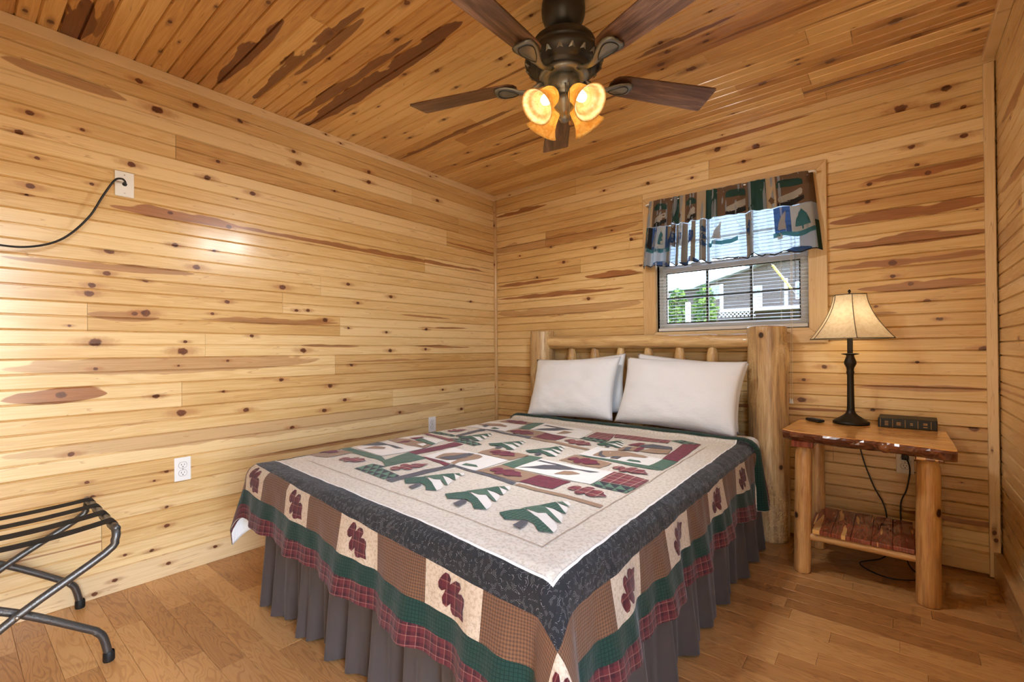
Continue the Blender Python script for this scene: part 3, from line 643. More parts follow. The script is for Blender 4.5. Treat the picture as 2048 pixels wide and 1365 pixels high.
# blind
bd = empty('mini_blind', (1.918,.025,OZ0)); tag(bd, 'white horizontal mini blind lowered inside the window', 'blind')
mi = Matrix.Translation((-1.918,-.025,-OZ0))
def bpart(name, vf, mat, smooth=False): return mk(name, xf(vf, mi), mat, bd, smooth)
bpart('head_rail', bbox_(1.482,2.355,.008,.042,1.993,2.02,.002), MT['slat'])
bpart('bottom_rail', bbox_(1.482,2.355,.008,.044,1.192,1.213,.004), MT['slat'])
sv, sf = [], []
for x in (1.484, 2.353):
    for k in range(6):
        t = k/5; sv.append((x, .0125+.025*t, .0025*math.sin(math.pi*t)+.004*(t-.5)))
sf = [(k, k+1, 7+k, 6+k) for k in range(5)]
sv2 = [(x, y, z-.0006) for x, y, z in sv]
slat = G((sv, [f[::-1] for f in sf]), (sv2, sf))
sl0 = None; z = 1.236
while z < 1.99:
    if sl0 is None: sl0 = bpart('slat', xf(slat, Matrix.Translation((0,0,z))), MT['slat'], True); z0_ = z
    else:
        o = sl0.copy(); COL.objects.link(o); o.parent = bd; o.location = (0,0,z-z0_)
    z += .0212
for x in (1.60,1.86,2.22): bpart('ladder_string', G(tube([(x,.012,1.2),(x,.012,2.0)],.0007,4), tube([(x,.038,1.2),(x,.038,2.0)],.0007,4)), MT['string'])
bpart('tilt_wand', tube([(2.296,-.002,1.97),(2.298,-.006,1.45)],.003,6), MT['glass'])
for dx in (0, .010):
    cd = bpart('lift_cord', tube([(2.278+dx*.4,.005,1.99),(2.279+dx*.5,-.026,1.95),(2.277+dx*.7,-.028,1.3),(2.268+dx,-.028,.785)],.0011,5), MT['string'])
    tl = mk('tassel', xf(lathe([(.001,.03),(.003,.028),(.007,.002),(.006,0),(0,0)],10), mi @ Matrix.Translation((2.268+dx,-.028,.755-dx*.2))), MT['white_plastic'], cd, True)

# valance -------------------------------------------------------------
rod = tag(mk('curtain_rod', G(tube([(1.43,-.003,2.052),(1.43,-.062,2.052),(1.445,-.072,2.052),(2.39,-.072,2.045),(2.405,-.062,2.045),(2.405,-.003,2.045)],.006,8)), MT['white_plastic'], None, True), 'slim white curtain rod above the window', 'curtain rod')
PL = [(0,0),(.03,.5),(.06,-.3),(.10,.8),(.14,.1),(.175,-.9),(.20,.9),(.225,-.9),(.255,.8),(.29,-.7),(.32,.6),(.36,-.3),(.395,.9),(.43,-.8),(.46,.8),(.50,-.2),(.55,.4),(.60,.55),(.645,-.9),(.675,1.),(.71,-.3),(.75,.55),(.78,-.4),(.84,.3),(.9,.0),(.95,.35),(1,0)]
def fold(s):
    for (a, fa), (b, fb) in zip(PL, PL[1:]):
        if a <= s <= b: t = (s-a)/(b-a); t = t*t*(3-2*t); return fa+(fb-fa)*t
    return 0
def VAL(s, t):
    s = min(max(s,0),1); x = (1.445-.034*t) + s*((2.39+.044*t)-(1.445-.034*t))
    z = 2.068 - .018*s - .448*t + .006*math.sin(40*s)*t + (.010*fold(s)*t*t)
    if t < .06: z += .006*noise.noise(Vector((s*70,0,0)))
    A = .007 + (.036 if s < .48 else .026)*min(1,t*1.4)
    y = -.082 - A*fold(s) - .02*t - .006*(1-t)*noise.noise(Vector((s*55,t*3,2)))
    e = min(s,1-s)
    if e < .02: y += (1-e/.02)*.05
    return Vector((x, y, z))
vn = fd_normal(VAL, .003, -1)
V, F, UVs = [], [], []
NS, NTt = 150, 24
for j in range(NTt+1):
    for i in range(NS+1): V.append(VAL(i/NS, j/NTt)); UVs.append((i/NS, j/NTt))
F = [(j*(NS+1)+i, (j+1)*(NS+1)+i, (j+1)*(NS+1)+i+1, j*(NS+1)+i+1) for j in range(NTt) for i in range(NS)]
val = tag(mk('valance', (V, F), VC['khaki'], None, True, uvs=UVs), 'gathered lodge-print valance with wolves, pines and canoes over the window', 'curtain')
def vp(name, poly, m, lay=1):
    cloth_patch(name, poly, VAL, vn, .0008*lay, VC[m], val, .02)
def rect(a, b, c, d): return [(a,c),(b,c),(b,d),(a,d)]
for a, b, m in [(0,.05,'khaki'),(.05,.155,'brown'),(.155,.2,'brown'),(.2,.235,'green'),(.235,.275,'khaki'),(.275,.35,'brown'),(.35,.41,'khaki'),(.41,.48,'green'),(.48,.52,'brown'),(.52,.66,'brown'),(.66,.76,'green'),(.76,.81,'khaki'),(.81,.955,'brown'),(.955,1,'brown')]:
    if m != 'khaki': vp('print_block', rect(a,b,.0,.40), m)
    else: vp('print_block', rect(a,b,.0,.40), 'lined')
for a, b in [(.06,.15),(.28,.345),(.53,.655),(.815,.95)]:
    vp('print_treeline', [(a,.1),(a+.01,.07),(a+.02,.1),(a+.03,.06),(a+.05,.1),(b-.02,.07),(b,.1),(b,.16),(a,.16)], 'green', 2)
    m_ = (a+b)/2; h_ = (b-a)
    vp('print_canoe', [(a+.004,.30),(a+.012,.285),(a+.02,.315),(b-.018,.25),(b-.012,.20),(b-.004,.225),(b-.006,.27),(b-.02,.30),(m_,.345),(a+.02,.36),(a+.008,.345)], 'cream', 2)
    vp('print_paddler', [(m_,.305),(m_+.004,.25),(m_+.014,.235),(m_+.016,.26),(m_+.03,.28),(m_+.026,.30)], 'cream', 2)
    vp('print_water', [(a,.36),(m_,.385),(b,.30),(b,.35),(m_,.41),(a,.395)], 'black', 2)
def pine_p(cx, t0, w_, h): return [(cx,t0),(cx+.3*w_,t0+.28*h),(cx+.16*w_,t0+.27*h),(cx+.42*w_,t0+.52*h),(cx+.22*w_,t0+.51*h),(cx+.5*w_,t0+.82*h),(cx+.06*w_,t0+.84*h),(cx+.05*w_,t0+h),(cx-.05*w_,t0+h),(cx-.06*w_,t0+.84*h),(cx-.5*w_,t0+.82*h),(cx-.22*w_,t0+.51*h),(cx-.42*w_,t0+.52*h),(cx-.16*w_,t0+.27*h),(cx-.3*w_,t0+.28*h)]
def wolf_p(cx, t0, w_, h): return [(cx+.35*w_,t0),(cx+.42*w_,t0+.06*h),(cx+.36*w_,t0+.3*h),(cx+.3*w_,t0+.55*h),(cx+.32*w_,t0+.8*h),(cx+.34*w_,t0+h),(cx+.2*w_,t0+h),(cx+.12*w_,t0+.72*h),(cx-.02*w_,t0+.75*h),(cx+.02*w_,t0+h),(cx-.3*w_,t0+h),(cx-.24*w_,t0+.85*h),(cx-.42*w_,t0+.9*h),(cx-.3*w_,t0+.6*h),(cx-.1*w_,t0+.36*h),(cx+.12*w_,t0+.2*h)]
def maple_p(cx, tc, w_, h): return [(cx+w_*.5*a, tc+h*.5*b) for a, b in [(0,-1),(.2,-.55),(.5,-.7),(.45,-.3),(.95,-.25),(.65,.1),(.75,.4),(.25,.4),(.05,.5),(.04,1),(-.04,1),(-.05,.5),(-.25,.4),(-.75,.4),(-.65,.1),(-.95,-.25),(-.45,-.3),(-.5,-.7),(-.2,-.55)]]
for a, b, m in [(.0,.03,'teal'),(.03,.055,'black'),(.055,.10,'blue'),(.10,.15,'cream'),(.15,.175,'blue'),(.178,.215,'brown'),(.23,.265,'cream'),(.29,.325,'khaki'),(.38,.41,'khaki'),(.64,.675,'khaki'),(.79,.875,'blue'),(.875,.985,'cream')]:
    if m != 'khaki': vp('print_block', rect(a,b,.41,.74), m)
for cx, w_ in [(.075,.04),(.48,.05),(.83,.055)]: vp('print_wolf', wolf_p(cx,.47,w_,.24), 'cream', 2)
for cx, w_ in [(.125,.03),(.93,.075)]: vp('print_pine', pine_p(cx,.46,w_,.26), 'teal', 2)
for cx, tc in [(.018,.75),(.02,.9),(.785,.31),(.24,.3),(.815,.80)]: vp('print_leaf', maple_p(cx,tc,.038,.13), 'cream' if tc > .5 else 'brown', 2)
for cx, tc in [(.658,.55),(.40,.56),(.40,.66),(.40,.76)]: vp('print_leaf', maple_p(cx,tc,.03,.12), 'blue', 2)
for a, b in [(.03,.18),(.42,.60),(.78,.99)]: vp('print_wave', [(a,.72),(a+.03,.74),(b-.04,.735),(b,.70),(b,.76),(b-.05,.80),(a+.04,.79),(a,.78)], 'teal', 2)
for a, b in [(.08,.19),(.26,.37),(.84,.96)]: vp('print_hill', [(a,.985),(a+.3*(b-a),.93),(a+.6*(b-a),.92),(b,.97),(b,.985)], 'blue', 2)
for a, b in [(.178,.215),(.225,.262),(.30,.335),(.64,.67)]: vp('print_bear', [(a,.58),(a+.3*(b-a),.53),(b,.55),(b,.63),(b-.2*(b-a),.70),(b-.3*(b-a),.64),(a+.3*(b-a),.65),(a+.2*(b-a),.71),(a,.66)], 'blue', 3)
for a, b in [(.0,.035),(.157,.178),(.217,.232),(.266,.292),(.326,.346),(.376,.412),(.636,.678)]: vp('fold_shade', rect(a,b,.41,.985), 'dim')  # painted shade: darker strips where doubled folds would block the backlight
vp('hem_band', rect(.0,1,.985,1.0), 'black', 2)
vp('hem_band', rect(.985,1,.62,.985), 'green', 2)

# ------------------------------------------------------------------ outside
def gz(y): return -.35 + max(0,min(1,(y-.3)/14.7))*2.5
gv = [(x, y, gz(y)+.03*math.sin(x*1.3+y)) for y in [.3+i*.9 for i in range(24)] for x in [-16+i*1.2 for i in range(28)]]
gf = [(j*28+i, j*28+i+1, (j+1)*28+i+1, (j+1)*28+i) for j in range(23) for i in range(27)]
gb = NB('lawn_grass'); gn = gb.noise(gb.obj(), 3., 4); gb.pbsdf(gb.mix(gn, srgb(78,98,54), srgb(108,120,76)), .95, gb.bump(gb.noise(gb.obj(), 60., 2), .6, .02))
tag(mk('lawn', (gv, gf), gb.m, None, True), 'sunny lawn rising towards the neighbouring cabin', 'lawn', kind='structure')
SD = plain('brown_siding', srgb(72,60,52), .8, bumpy=.3, scale=6); RF = plain('pale_metal_roof', srgb(150,160,160), .5); WT = plain('white_paint', srgb(176,178,180), .5); WG = plain('dark_window', srgb(96,112,130), .15)
cb = empty('neighbour_cabin', (0,15,gz(15))); tag(cb, 'brown sided cabin with pale roof seen through the window', 'building')
def cpart(name, vf, mat, par=None): return mk(name, xf(vf, Matrix.Translation((0,-15,-gz(15)))), mat, par or cb)
z0 = gz(15)
gw = prism([(-2.75,z0-.1),(4.9,z0-.1),(4.9,3.52),(1.5,4.60),(-2.75,3.52)],0,1)
cpart('gable_wall', ([(x,15+zz*4,y) for x,y,zz in gw[0]], gw[1]), SD)
for k in range(11):
    zz = z0+.125*k; cpart('siding_board', box(-2.76,4.9,14.975,15.0,zz+.012,zz+.122), SD)
def slope(x): return ([(x,14.6,3.46),(1.5,14.6,4.70),(1.5,19.2,4.70),(x,19.2,3.46),(x,14.6,3.36),(1.5,14.6,4.60),(1.5,19.2,4.60),(x,19.2,3.36)], [(0,1,2,3),(7,6,5,4),(0,4,5,1),(3,2,6,7),(0,3,7,4),(1,5,6,2)])
for x in (-3.05, 5.2): cpart('roof_slope', slope(x), RF)
cpart('side_wing', box(-7.5,-2.75,15.6,19,z0-.2,3.4), SD)
cpart('wing_roof', box(-7.8,-2.75,15.3,19.3,3.4,3.52), RF)
for x0_, x1_, a, b in [(-2.52,-2.2,2.92,3.38),(-4.3,-4.0,2.75,3.3),(.2,.9,2.75,3.25)]:
    y_ = 14.96 if x0_ > -2.7 else 15.56
    wd_ = cpart('window', box(x0_-.04,x1_+.04,y_,y_+.05,a-.04,b+.04), WT); mk('pane', xf(box(x0_,x1_,y_-.01,y_+.02,a,b), Matrix.Translation((0,-15,-z0))), WG, wd_)
dr = cpart('door', box(-1.2,-.84,14.95,15,2.42,3.27), WT); mk('pane', xf(box(-1.15,-.89,14.94,14.99,2.92,3.22), Matrix.Translation((0,-15,-z0))), WG, dr)
cpart('porch_deck', box(-1.95,1.2,13.9,15,2.32,2.42), plain('deck_wood', srgb(170,140,124), .8))
for x in (-1.95, .0, 1.15): cpart('porch_post', box(x,x+.09,13.92,14.01,2.42,3.3), WT)
for i in range(9):
    x = -1.95+i*.12
    for s in (-1, 1): cpart('lattice_slat', xf(box(-.012,.012,-.006,.006,-.13,.13), Matrix.Translation((x+.06,13.9+.004*s,2.24)) @ Matrix.Rotation(s*R_(45),4,'Y')), WT)
# shrubs
lf = bpy.data.materials.new('x'); bpy.data.materials.remove(lf)
LFM = [transl('shrub_leaf_light', srgb(112,134,62), .35), transl('shrub_leaf_dark', srgb(56,78,44), .3)]
def shrub(cx, cy, r, h, seed, label):
    rg = random.Random(seed); base = gz(cy); root = empty('shrub', (cx,cy,base)); tag(root, label, 'shrub', 'shrubs on the lawn')
    for mi_, mm in enumerate(LFM):
        V, F = [], []
        for _ in range(420):
            a = rg.uniform(0,6.283); q = rg.uniform(-1,1); rr = rg.uniform(.6,1)
            c = Vector((math.cos(a)*math.sqrt(1-q*q)*r*rr, math.sin(a)*math.sqrt(1-q*q)*r*rr, h*.5+q*h*.5*rr))
            d = Vector((rg.gauss(0,1),rg.gauss(0,1),rg.gauss(0,.6))).normalized(); e = d.cross(Vector((rg.gauss(0,1),rg.gauss(0,1),rg.gauss(0,1)))).normalized()
            s = rg.uniform(.05,.1); n = len(V); V += [c-d*s, c+e*s*.45, c+d*s, c-e*s*.45]; F.append((n,n+1,n+2,n+3))
        tag(mk('foliage', (V, F), mm, root), kind='stuff')
    mk('stem', tube([(0,0,0),(.03,0,h*.4),(-.02,.03,h*.75)],[.05,.035,.015],6), SD, root)
shrub(-1.62, 9, .30, 1.55, 1, 'sunlit green shrub left of the cream post outside')
shrub(-.98, 9.1, .30, 1.55, 2, 'leafy green shrub right of the cream post outside')
pp_ = mk('post', bbox_(-.045,.045,-.045,.045,-.1,1.28,.008), plain('cream_post', srgb(176,164,144), .7)); pp_.location = (-.69,7,gz(7)); pp_.name = 'yard_post'
tag(pp_, 'cream wooden post standing between the shrubs outside', 'post')
gy = empty('utility_pole_guy_wire', (1.574,10,gz(10))); tag(gy, 'slanted guy wire with yellow plastic guard outside the window', 'guy wire')
g0 = gz(10); ga, gb_ = (.382-1.574,0,3.139-g0), (.785-1.574,0,2.517-g0)
mk('guard', tube([ga,gb_],.028,8), plain('yellow_guard', srgb(190,160,50), .5), gy)
mk('wire', tube([(0,0,0),gb_,ga,(-.5-1.574,0,4.5-g0)],.006,5), MT['rack_metal'], gy)

# ------------------------------------------------------------------ log bed
def log(L, r0, r1, seed, seg=20, rings=18, bump=.06, knobs=(), endr=.012):
    """local Z axis from 0 to L; lumpy peeled log with rounded ends"""
    prof = [(0,.55),(.15*endr,.8),(endr,1.0)]
    zs = [(p, k) for p, k in prof] + [(L*(i+1)/(rings+1), 1.) for i in range(rings)] + [(L-p, k) for p, k in prof[::-1]]
    V, F = [], []
    for z, k in zs:
        t = z/L; r = r0+(r1-r0)*t
        for i in range(seg):
            a = 2*math.pi*i/seg; c, s = math.cos(a), math.sin(a)
            q = r*(1+bump*noise.noise(Vector((c*1.3+seed*7.1, s*1.3, z*4.5))) + bump*.5*noise.noise(Vector((c*4+seed, s*4, z*9))))
            for kz, ka, kh, ks in knobs:
                d2 = ((z-kz)/ks)**2 + ((((a-ka+math.pi) % (2*math.pi))-math.pi)*r/ks)**2
                q += kh*math.exp(-d2)
            if k < 1: q = max(q-endr, r*.4) + endr*math.sin(math.acos(max(0,1-z/endr if z < L/2 else 1-(L-z)/endr)))
            V.append((q*c, q*s, z))
    n = len(zs)
    for j in range(n-1):
        for i in range(seg): l = (i+1) % seg; F.append((j*seg+i, j*seg+l, (j+1)*seg+l, (j+1)*seg+i))
    F.append(tuple(range(seg-1,-1,-1))); F.append(tuple((n-1)*seg+i for i in range(seg)))
    return V, F
def zalign(p0, p1):
    p0, p1 = Vector(p0), Vector(p1); d = (p1-p0).normalized(); q = Vector((0,0,1)).rotation_difference(d); m = q.to_matrix().to_4x4(); m.translation = p0; return m
PXL, PXR, PY = .600, 2.172, -.130
bed = empty('log_bed', (1.39,-.118,0)); tag(bed, 'rustic peeled log bed with spindle headboard under the window', 'bed')
off = Vector((1.39,-.118,0))
def bp(name, vf, p0, p1, mat, par=None):
    m = zalign(Vector(p0)-off, Vector(p1)-off); return mk(name, vf, mat, par or bed, True, mw=m)
bp('post', log(1.222,.100,.094,1,24,26,.05,[(.9,4.4,.014,.035),(.35,5.2,.010,.03)],.010), (PXL,PY,0), (PXL,PY,1.222), MT['log_post'])
bp('post', log(1.197,.106,.100,2,24,30,.06,[(.78,4.0,.016,.04),(1.02,6.0,.018,.05),(.62,5.9,.012,.03),(.30,4.9,.012,.04),(.18,5.6,.014,.03)],.010), (PXR,PY,0), (PXR,PY,1.197), MT['log_post'])
bp('top_rail', log(1.50,.050,.043,3,16,24,.08,[(.1,4.4,.014,.03),(.35,1.5,.01,.04),(.9,4.7,.012,.03),(1.2,4.2,.012,.03)]), (PXL+.04,PY,1.131), (PXR-.05,PY,1.112), MT['log'])
bp('lower_rail', log(1.50,.045,.045,4,12,12), (PXL+.04,PY,.44), (PXR-.05,PY,.44), MT['log'])
for i, x in enumerate((.872,1.066,1.269,1.468,1.675,1.874)):
    # spindles whittled to a tenon at the top
    L = .66; rr = .036; V_ = log(L,rr,rr*.95,10+i,14,14,.07,endr=.006)
    vv = [(p[0]*(1 if p[2] < .585 else max(.45,1-(p[2]-.585)*9)), p[1]*(1 if p[2] < .585 else max(.45,1-(p[2]-.585)*9)), p[2]) for p in V_[0]]
    bp('spindle', (vv, V_[1]), (x,PY,.46), (x,PY,1.12), MT['log'])
for x in (.66, 2.12): bp('side_rail', log(2.0,.04,.04,20,10,8), (x,PY,.27), (x,PY-2.03,.27), MT['log'])
for x in (.70, 2.08): bp('foot_leg', log(.25,.045,.045,22,10,4), (x,-2.14,0), (x,-2.14,.25), MT['log'])
bp('foot_rail', log(1.4,.04,.04,23,10,8), (.68,-2.14,.27), (2.1,-2.14,.27), MT['log'])

bs = tag(mk('box_spring', bbox_(.655,2.135,-2.215,-.255,.312,.40,.02,2), MT['sheet']), 'white box spring resting on the log bed frame', 'box spring')
mat_ = tag(mk('mattress', bbox_(.632,2.160,-2.262,-.245,.40,.586,.045,4), MT['sheet'], None, True), 'white sheeted mattress showing beside the right pillow', 'mattress')

# bed skirt
def skirt():
    path = []
    def seg(a, b, nrm, n):
        for i in range(n): t = i/n; path.append((Vector(a)+(Vector(b)-Vector(a))*t, Vector(nrm)))
    seg((.628,-.30,0),(.628,-2.19,0),(-1,0,0),110); 
    for i in range(10): t = i/10*math.pi/2; path.append((Vector((.673-.045*math.cos(t),-2.19-.045*math.sin(t),0)), Vector((-math.cos(t),-math.sin(t),0))))
    seg((.673,-2.235,0),(2.115,-2.235,0),(0,-1,0),150)
    for i in range(10): t = i/10*math.pi/2; path.append((Vector((2.115+.045*math.sin(t),-2.19-.045*math.cos(t),0)), Vector((math.sin(t),-math.cos(t),0))))
    seg((2.16,-2.19,0),(2.16,-.28,0),(1,0,0),150); path.append((Vector((2.16,-.28,0)),Vector((1,0,0))))
    V, F, U = [], [], []; zz = [.40,.38,.34,.28,.2,.12,.05,.012]
    for i, (p, n) in enumerate(path):
        s = i*.0125
        f = math.sin(s*2*math.pi/.21 + 4.2*noise.noise(Vector((s*2.1,0,0)))) *.75 + .45*math.sin(s*2*math.pi/.10+3.5*noise.noise(Vector((s*2.6,4,0))))
        for k, z in enumerate(zz):
            t = (.40-z)/.39; a = .006+.026*t
            q = p + n*(a*f + .004*noise.noise(Vector((s*6,z*8,1))) - .006*(1-t) + .008*t); V.append((q.x,q.y,z + (.006*noise.noise(Vector((s*5,9,0))) if k == 7 else 0))); U.append((s,z))
    m = len(zz)
    for i in range(len(path)-1):
        for k in range(m-1): F.append((i*m+k, i*m+k+1, (i+1)*m+k+1, (i+1)*m+k))
    return V, F, U
v_, f_, u_ = skirt()
sk = tag(mk('bed_skirt', (v_, f_), MT['skirt'], None, True, uvs=u_), 'gathered taupe grey bed skirt reaching the floor', 'bed skirt')

# quilt ----------------------------------------------------------------
QX0, QX1, QY0, RHO, QZ = .662, 2.150, -2.262, .05, .600
Q = {'FL':(.655,-2.19),'FR':(2.178,-2.298),'BR':(2.122,-.66),'BL':(.60,-.58)}
QW, QL = 1.527, 1.63
def QP(a, b):
    u, v = a/QW, b/QL
    x = (Q['FL'][0]*(1-u)+Q['FR'][0]*u)*(1-v) + (Q['BL'][0]*(1-u)+Q['BR'][0]*u)*v
    y = (Q['FL'][1]*(1-u)+Q['FR'][1]*u)*(1-v) + (Q['BL'][1]*(1-u)+Q['BR'][1]*u)*v
    return x, y
def headline(x): return -.512 - .08*min(1,max(0,(x-.6)/1.5))
def D0(x, y):
    cx = min(max(x,QX0),QX1); cy = max(y,QY0); dx, dy = x-cx, y-cy; r = math.hypot(dx,dy)
    zt = QZ + .004*noise.noise(Vector((x*6,y*6,0))) + .0022*noise.noise(Vector((x*17,y*17,3)))
    if x > QX1-.11 and y < -.7: zt += .0030*noise.noise(Vector((y*27,x*5,4)))*min(1,(x-QX1+.11)/.08)
    if r < 1e-7: return Vector((x,y,zt))
    ex, ey = dx/r, dy/r; k = 0.
    if dx and dy: k = 1-abs(math.atan2(abs(dy),abs(dx))-math.pi/4)/(math.pi/4)
    if dx > 0 and y > -1.0: r *= 1+.22*min(1,(y+1.0)/.4)
    arc = RHO*math.pi/2
    if r < arc: o, w_ = RHO*math.sin(r/RHO), RHO*(1-math.cos(r/RHO))
    else:
        q = r-arc; t = min(1,q/.22); al = cx*1. + cy*1.
        s_ = .13 + (.40 if dx > 0 else .2)*k
        rip = .016*t*math.sin(al*2*math.pi/.31 + 1.9*noise.noise(Vector((al*1.5,2,0)))) + .006*t*math.sin(al*2*math.pi/.11)
        if dx and not dy: rip += .004*noise.noise(Vector((cy*16,r*5,1)))
        o = RHO + q*math.sin(s_) + rip*(1-.5*k); w_ = RHO + q*math.cos(s_)
    wr = .0
    if dx > 0 and not dy: wr = .0035*noise.noise(Vector((cy*20,r*4,7)))*min(1,r/.04)
    return Vector((cx+ex*(o+wr), cy+ey*(o+wr), zt-w_))
n0 = fd_normal(D0)
def DQ(x, y):
    p = D0(x,y); t = (y-headline(min(max(x,.6),2.1)))/.030
    if abs(t) < 1: p = p + n0(x,y)*(.026*math.sqrt(1-t*t))
    return p
nQ = fd_normal(DQ)
AM, BM, BE = .315, .315, .0
hb = lambda: None
V, F, U = [], [], []; NA, NBq = 144, 136
TA, TB = (-AM, QW+AM), (-BM, QL+.165)
for lay in (0,1):
    for j in range(NBq+1):
        for i in range(NA+1):
            a = TA[0]+(TA[1]-TA[0])*i/NA; b_ = TB[0]+(TB[1]-TB[0])*j/NBq; x, y = QP(a,b_)
            p = DQ(x,y); V.append(p if lay == 0 else p - nQ(x,y)*.009); U.append((x,y))
N1 = (NA+1)*(NBq+1); ix = lambda i,j: j*(NA+1)+i
for j in range(NBq):
    for i in range(NA): F.append((ix(i,j),ix(i+1,j),ix(i+1,j+1),ix(i,j+1)))
nb_top = len(F)
for j in range(NBq):
    for i in range(NA): F.append((N1+ix(i,j),N1+ix(i,j+1),N1+ix(i+1,j+1),N1+ix(i+1,j)))
nb_bot = len(F)
for i in range(NA): F.append((ix(i,0),N1+ix(i,0),N1+ix(i+1,0),ix(i+1,0))); F.append((ix(i+1,NBq),N1+ix(i+1,NBq),N1+ix(i,NBq),ix(i,NBq)))
for j in range(NBq): F.append((ix(0,j+1),N1+ix(0,j+1),N1+ix(0,j),ix(0,j))); F.append((ix(NA,j),N1+ix(NA,j),N1+ix(NA,j+1),ix(NA,j+1)))
qt = tag(mk('quilt', (V, F), FB['cream'], None, True, uvs=U), 'patchwork lodge quilt with pine trees, bears and leaves, burgundy plaid hem', 'quilt')
qt.data.materials.append(FB['lining']); qt.data.materials.append(FB['hem'])
for k, pg in enumerate(qt.data.polygons): pg.material_index = 0 if k < nb_top else (1 if k < nb_bot else 2)
def qpatch(name, poly, m, lay=1, step=.025):
    ar = sum(poly[i][0]*poly[(i+1)%len(poly)][1]-poly[(i+1)%len(poly)][0]*poly[i][1] for i in range(len(poly)))
    return cloth_patch(name, poly, DQ, nQ, .0012*lay+.0012, FB[m], qt, step)
def qrect(name, a0, a1, b0, b1, m, lay=1, step=.0155): return qpatch(name, [QP(a0,b0),QP(a1,b0),QP(a1,b1),QP(a0,b1)], m, lay, step)
# bands
d1, d2, d3, d4, d5 = .006, .085, .195, .255, .310
TB1 = QL+.045
for nm, lo, hi, m in [('white_piping',0,d1,'white'),('charcoal_band',d1,d2,'swirl'),('green_band',d3,d4,'band'),('plaid_hem',d4,d5+.004,'hem')]:
    qrect(nm, -hi, QW+hi, -hi, -lo, m); qrect(nm, QW+lo, QW+hi, -lo, TB1, m); qrect(nm, -hi, -lo, -lo, TB1, m)
# head end: green roll and plaid edge
qrect('green_band', -d5, QW+d5+.003, TB1, QL+.092, 'band', 2); qrect('plaid_hem', -d5, QW+d5+.003, QL+.092, QL+.165, 'hem', 2)
# stitched border line
qrect('seam_line', .095, QW-.095, .093, .0955, 'tan'); qrect('seam_line', QW-.0975, QW-.095, .0955, QL-.12, 'tan')
LEAFS = [(0,.08),(.02,.22),(.10,.30),(.20,.27),(.25,.12),(.30,.40),(.40,.50),(.50,.45),(.52,.24),(.60,.36),(.70,.38),(.78,.30),(.84,.16),(1,0)]
def leaf_poly(p0, p1, wf=.75):
    p0, p1 = Vector(p0), Vector(p1); d = p1-p0; n = Vector((-d.y,d.x)); o = [(u, v*wf) for u, v in LEAFS] + [(u, -v*wf) for u, v in LEAFS[-2::-1]]
    return [tuple(p0+d*u+n*v) for u, v in o]
# border blocks: brown check and beige leaf blocks
seq = [(-d2,.0,'brown'),(.0,.16,'block'),(.16,.355,'brown'),(.355,.52,'block'),(.52,.73,'brown'),(.73,.925,'block'),(.925,1.14,'brown'),(1.14,1.345,'block'),(1.345,QW+d2,'brown')]
for a0, a1, m in seq:
    qrect('border_block', a0, a1, -d3, -d2, m)
    if m == 'block': ac = (a0+a1)/2; qpatch('leaf_patch', leaf_poly(QP(ac-.042,-d2-.022), QP(ac+.048,-d3+.018)), 'leaf', 2, .012)
seq = [(-d2,.205,'brown'),(.205,.375,'block'),(.375,.55,'brown'),(.55,.745,'block'),(.745,.955,'brown'),(.955,1.15,'block'),(1.15,1.34,'brown'),(1.34,1.50,'block'),(1.50,TB1,'brown')]
for b0, b1, m in seq:
    qrect('border_block', QW+d2, QW+d3, b0, b1, m)
    if m == 'block': bc = (b0+b1)/2; qpatch('leaf_patch', leaf_poly(QP(QW+d3-.03,bc-.045), QP(QW+d2+.025,bc+.05)), 'leaf', 2, .012)
for a0 in (QW+d2, -d3):
    qrect('border_block', a0, a0+d3-d2, -d3, -d2, 'block')
    qpatch('leaf_patch', leaf_poly(QP(a0+.01,-d3+.01), QP(a0+d3-d2-.008,-d2-.008), .8), 'leaf', 2, .012)
for i in range(9):
    b0 = -d2+.2*i; qrect('border_block', -d3, -d2, b0, min(b0+.2,TB1), 'brown' if i % 2 == 0 else 'block')
